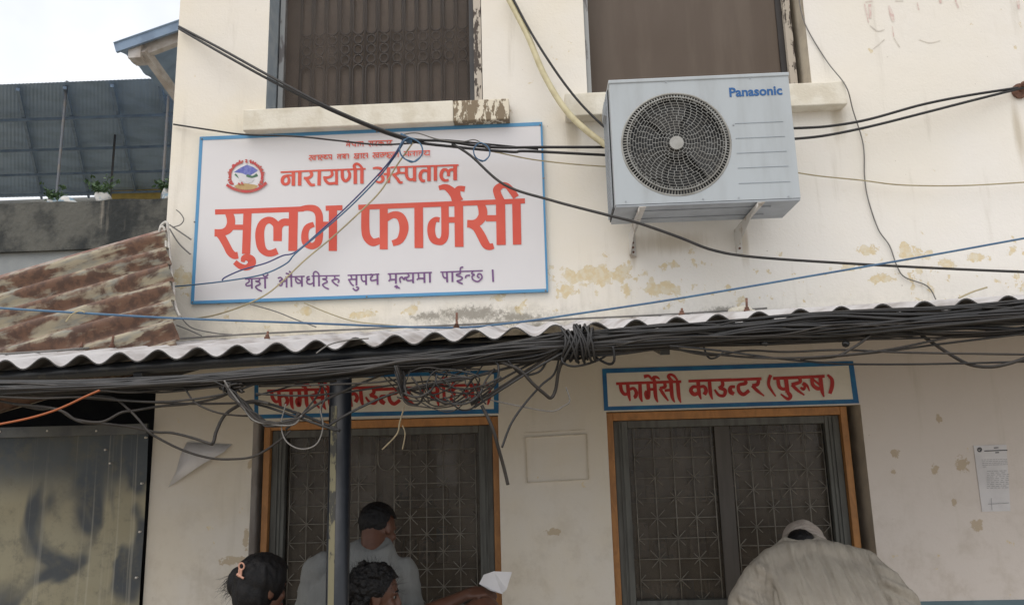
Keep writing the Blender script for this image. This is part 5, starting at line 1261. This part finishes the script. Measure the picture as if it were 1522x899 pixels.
st.loft([((gx, -.62, .78), .20, .14, 0), ((gx, -.62, .95), .195, .135, 0), ((gx, -.58, 1.12), .205, .135, .1), ((gx, -.53, 1.25), .215, .135, .2), ((gx+.005, -.49, 1.34), .205, .12, .3), ((gx+.02, -.465, 1.40), .15, .095, .35), ((nk.x, -.45, 1.445), .082, .072, .35)], 28)
for s_, e_ in ((shL, elL), (shR, elR)): st.capsule([(s_, .084), (s_.lerp(e_, .5), .080), (s_.lerp(e_, .95), .076)], 16)
remesh('shirt', st, m_shirtg, pg, .008, 5, lambda c, n_: noise.noise((c.x*20, c.y*5, c.z*5))*.012+noise.noise((c.x*18, c.y*9, c.z*26))*.006)
cl_ = MB(); cl_.tube([nk+Vector((.070*math.cos(a), .062*math.sin(a), .012+.016*math.sin(a)+.006*math.cos(a))) for a in [i*2*math.pi/24 for i in range(25)]], .014, 8)
remesh('collar', cl_, m_shirtg, pg, .005, 3)
tr2 = MB(); tr2.loft([((gx, -.62, .95), .16, .12, 0), ((gx, -.62, .78), .17, .125, 0)], 24)
for sx in (-1, 1): tr2.capsule([((gx+.09*sx, -.62, .82), .10), ((gx+.10*sx, -.58, .47), .078), ((gx+.105*sx, -.61, .11), .062)], 14)
remesh('trousers', tr2, m_trous, pg, .01, 4, lambda c, n_: noise.noise(c*9)*.008)
hr = MB(); hr.ell(hc+Mh @ Vector((0, -.014, .030)), (.082, .099, .092), Mh, 24, 16)
def keep_hair(c, hc=hc.copy(), Mi=Mh.inverted()):
    q = Mi @ (c-hc); return (q.z > .045 or q.y < -.02) and q.z > -.048 + max(0, (q.y+.06))*.9
o = remesh('hair', hr, m_hair, pg, .005, 1, lambda c, n_: noise.noise(c*90)*.004, keep=keep_hair)

# ---- woman with hair clip
hc = at(392, 872, -1.02); Mh = frame_of((.62, .74, -.22), (.1, .2, .97))
pw = empty('person', (hc.x-.02, -1.08, 0), 'person with black hair pinned up in a rose gold clip at the lower left', 'person')
nk = hc+Vector((-.035, -.05, -.14))
sk = MB(); head_prims(sk, hc, Mh, .95); sk.capsule([(nk+Vector((0,0,-.05)), .055), (hc+Mh @ Vector((0, -.03, -.04)), .05)])
cx_, cy_ = nk.x, nk.y
sk.loft([((cx_, cy_, .80), .16, .11, 0), ((cx_, cy_, .98), .13, .095, 0), ((cx_, cy_, 1.12), .145, .10, 0), ((cx_, cy_, 1.24), .15, .085, 0), ((cx_, cy_, nk.z-.03), .06, .055, 0)])
ss = []
for sx in (-1, 1):
    s_ = Vector((cx_+.165*sx, cy_, nk.z-.10)); e_ = s_+Vector((.05*sx, .03, -.27)); w_ = e_+Vector((-.06*sx, .20, .02)); ss.append((s_, e_, w_))
    sk.capsule([(s_, .05), (s_.lerp(e_, .5), .044), (e_, .037)]); sk.capsule([(e_, .037), (e_.lerp(w_, .4), .037), (w_, .025)]); hand(sk, w_, (0, 1, 0), (0, 0, 1), .88, .5, -sx)
legs(sk, (cx_-.08, cy_, .80), (cx_+.08, cy_, .80), cy_)
remesh('body', sk, m_skin, pw, .007, 4); face_bits(pw, hc, Mh, .95)
st = MB(); st.loft([((cx_, cy_, .45), .26, .19, 0), ((cx_, cy_, .80), .20, .145, 0), ((cx_, cy_, .98), .165, .12, 0), ((cx_, cy_, 1.12), .18, .13, 0), ((cx_, cy_, 1.22), .175, .105, 0), ((cx_, cy_, nk.z-.055), .095, .07, 0)], 26)
for s_, e_, w_ in ss: st.capsule([(s_, .072), (s_.lerp(e_, .7), .065)], 14)
remesh('tunic', st, m_kurta, pw, .009, 5, lambda c, n_: noise.noise((c.x*14, c.y*9, c.z*4))*.008)
hr = MB(); hr.ell(hc+Mh @ Vector((0, -.014, .028)), (.088, .107, .098), Mh, 24, 16); hr.ell(hc+Mh @ Vector((0, -.04, -.03)), (.078, .075, .085), Mh)
bun = at(358, 866, -1.03); hr.ell(bun, (.052, .05, .062)); hr.capsule([(bun+Vector((.01,0,-.01)), .05), (hc+Vector((-.03, -.04, .0)), .07)])
hr.capsule([(bun+Vector((.012, 0, -.05)), .035), (bun+Vector((.03, .0, -.12)), .04)])
def keep_h2(c, hc=hc.copy(), Mi=Mh.inverted()):
    q = Mi @ (c-hc); return q.y < .045 or q.z > .07
o = remesh('hair', hr, m_hair, pw, .006, 3, lambda c, n_: noise.noise((c.x*60, c.y*60, c.z*18))*.005, keep=keep_h2)
stn = MB(); random.seed(4)
def ds():
    a = random.uniform(0, 6.28); return bun+Vector((-.03+.02*math.cos(a), random.uniform(-.03, .01), .03*math.sin(a))), Vector((-.6+random.uniform(-.4, .3), random.uniform(-.3, .3), -.55+random.uniform(-.6, .5))).normalized()
strands(stn, None, 60, .055, ds); stn.build('loose_hair', m_hair, pw)
ck = MB(); q = lambda px, py: at(px, py, -1.122)
ck.tube([q(355, 857), q(355.5, 846)], .004, 6).tube([q(358, 857.5), q(359, 847)], .004, 6).tube([q(351.5, 852.5), q(357, 856), q(362.5, 859)], .0048, 6)
ck.tube([q(359+4*math.cos(a), 841+5*math.sin(a)) for a in [i*math.pi/6 for i in range(13)]], .0036, 6)
remesh('hair_clip', ck, m_clip, pw, .002, 1)

# ---- curly haired woman reaching with a paper
hc = at(562, 884, -.80); Mh = frame_of((.93, .24, -.16), (.10, .06, .98))
pc = empty('person', (hc.x-.03, -.84, 0), 'person with curly black hair reaching right with a paper beside the post', 'person')
nk = hc+Vector((-.03, -.02, -.135))
sk = MB(); head_prims(sk, hc, Mh, .95); sk.capsule([(nk+Vector((0,0,-.05)), .052), (hc+Mh @ Vector((0, -.03, -.04)), .05)])
cx_, cy_ = nk.x, nk.y
sk.loft([((cx_, cy_, .80), .16, .11, 0), ((cx_, cy_, .98), .13, .095, 0), ((cx_, cy_, 1.10), .145, .10, 0), ((cx_, cy_, nk.z-.12), .145, .085, 0), ((cx_, cy_, nk.z-.03), .06, .055, 0)])
s1 = Vector((cx_+.155, cy_+.02, nk.z-.11)); e1_ = at(606, 925, -.62); w1_ = at(694, 883, -.40)
s2_ = Vector((cx_-.155, cy_-.02, nk.z-.11)); e2_ = at(620, 960, -.80); w2_ = at(696, 905, -.50)
for s_, e_, w_ in ((s1, e1_, w1_), (s2_, e2_, w2_)):
    sk.capsule([(s_, .048), (s_.lerp(e_, .5), .044), (e_, .037)]); sk.capsule([(e_, .038), (e_.lerp(w_, .35), .039), (e_.lerp(w_, .8), .028), (w_, .025)])
legs(sk, (cx_-.08, cy_, .80), (cx_+.08, cy_, .80), cy_)
hand(sk, w1_, (at(724, 878, -.38)-w1_), (-.1, -.55, .8), .95, .42, 1)
hand(sk, w2_, (at(728, 893, -.46)-w2_), (-.1, -.6, .75), .95, .35, 1)
remesh('body', sk, m_skin, pc, .0055, 2); face_bits(pc, hc, Mh, .95)
st = MB(); st.loft([((cx_, cy_, .45), .25, .18, 0), ((cx_, cy_, .80), .195, .14, 0), ((cx_, cy_, .98), .16, .12, 0), ((cx_, cy_, 1.10), .175, .125, 0), ((cx_, cy_, nk.z-.12), .17, .10, 0), ((cx_, cy_, nk.z-.06), .09, .07, 0)], 26)
for s_, e_ in ((s1, e1_), (s2_, e2_)): st.capsule([(s_, .068), (s_.lerp(e_, .55), .060)], 14)
remesh('tunic', st, m_kurta2, pc, .009, 5, lambda c, n_: noise.noise((c.x*14, c.y*9, c.z*4))*.008)
hr = MB(); random.seed(9)
hr.ell(hc+Mh @ Vector((0, -.022, .026)), (.088, .106, .098), Mh, 24, 16)
for k in range(170):
    a = random.uniform(0, 6.28); zz = random.uniform(-.06, .10); rr = .082*math.sqrt(max(.05, 1-(zz/.13)**2))
    p = Vector((rr*math.cos(a), -.03+1.1*rr*math.sin(a), zz+.015))
    if (p.y > .0 and p.z < .085) or (p.y > -.045 and p.z < .0): continue
    hr.ell(hc+Mh @ p, random.uniform(.008, .017), nu=10, nv=8)
bun = hc+Mh @ Vector((-.0, -.115, .01)); hr.ell(bun, (.055, .055, .055))
for k in range(16):
    d = Vector([random.gauss(0, 1) for _ in range(3)]).normalized(); hr.ell(bun+d*.045, random.uniform(.014, .024), nu=10, nv=8)
def keep_h3(c, hc=hc.copy(), Mi=Mh.inverted()):
    q = Mi @ (c-hc); return (q.y < .012+max(0, q.z)*.5 and not (q.z < -.0 and q.y > -.03)) or q.z > .072
remesh('hair', hr, m_hair, pc, .004, 1, lambda c, n_: noise.noise(c*110)*.006, keep=keep_h3)
stn = MB()
def ds2():
    d = Vector([random.gauss(0, 1) for _ in range(3)]).normalized(); d.y -= .3*random.random(); p = Mh @ Vector((d.x*.085, d.y*.10-.02, abs(d.z)*.095+.02)); return hc+p, (p.normalized()+Vector([random.gauss(0, .7) for _ in range(3)])).normalized()
strands(stn, None, 260, .045, ds2); stn.build('loose_hair', m_hair, pc)
MB().ell(hc+Mh @ Vector((.080, -.006, -.042)), .006, nu=10, nv=6).build('earring', m_clip, pc)
# the paper she holds
q = [(712,867),(719,853.5),(734,848.5),(761,849.5),(753,875),(746,882),(729,877)]
dz = [-.40,-.385,-.37,-.35,-.38,-.41,-.43]
mb = MB(); P = [at(x, y, d) for (x, y), d in zip(q, dz)]
mb.add(P, [(0, 1, 2), (0, 2, 5, 6), (2, 3, 4, 5)])
o = obj_at_base('paper_slip', mb, m_paper, 'folded white paper slip held at the right side of the left counter', 'paper')
s2 = o.modifiers.new('thick', 'SOLIDIFY'); s2.thickness = .0012
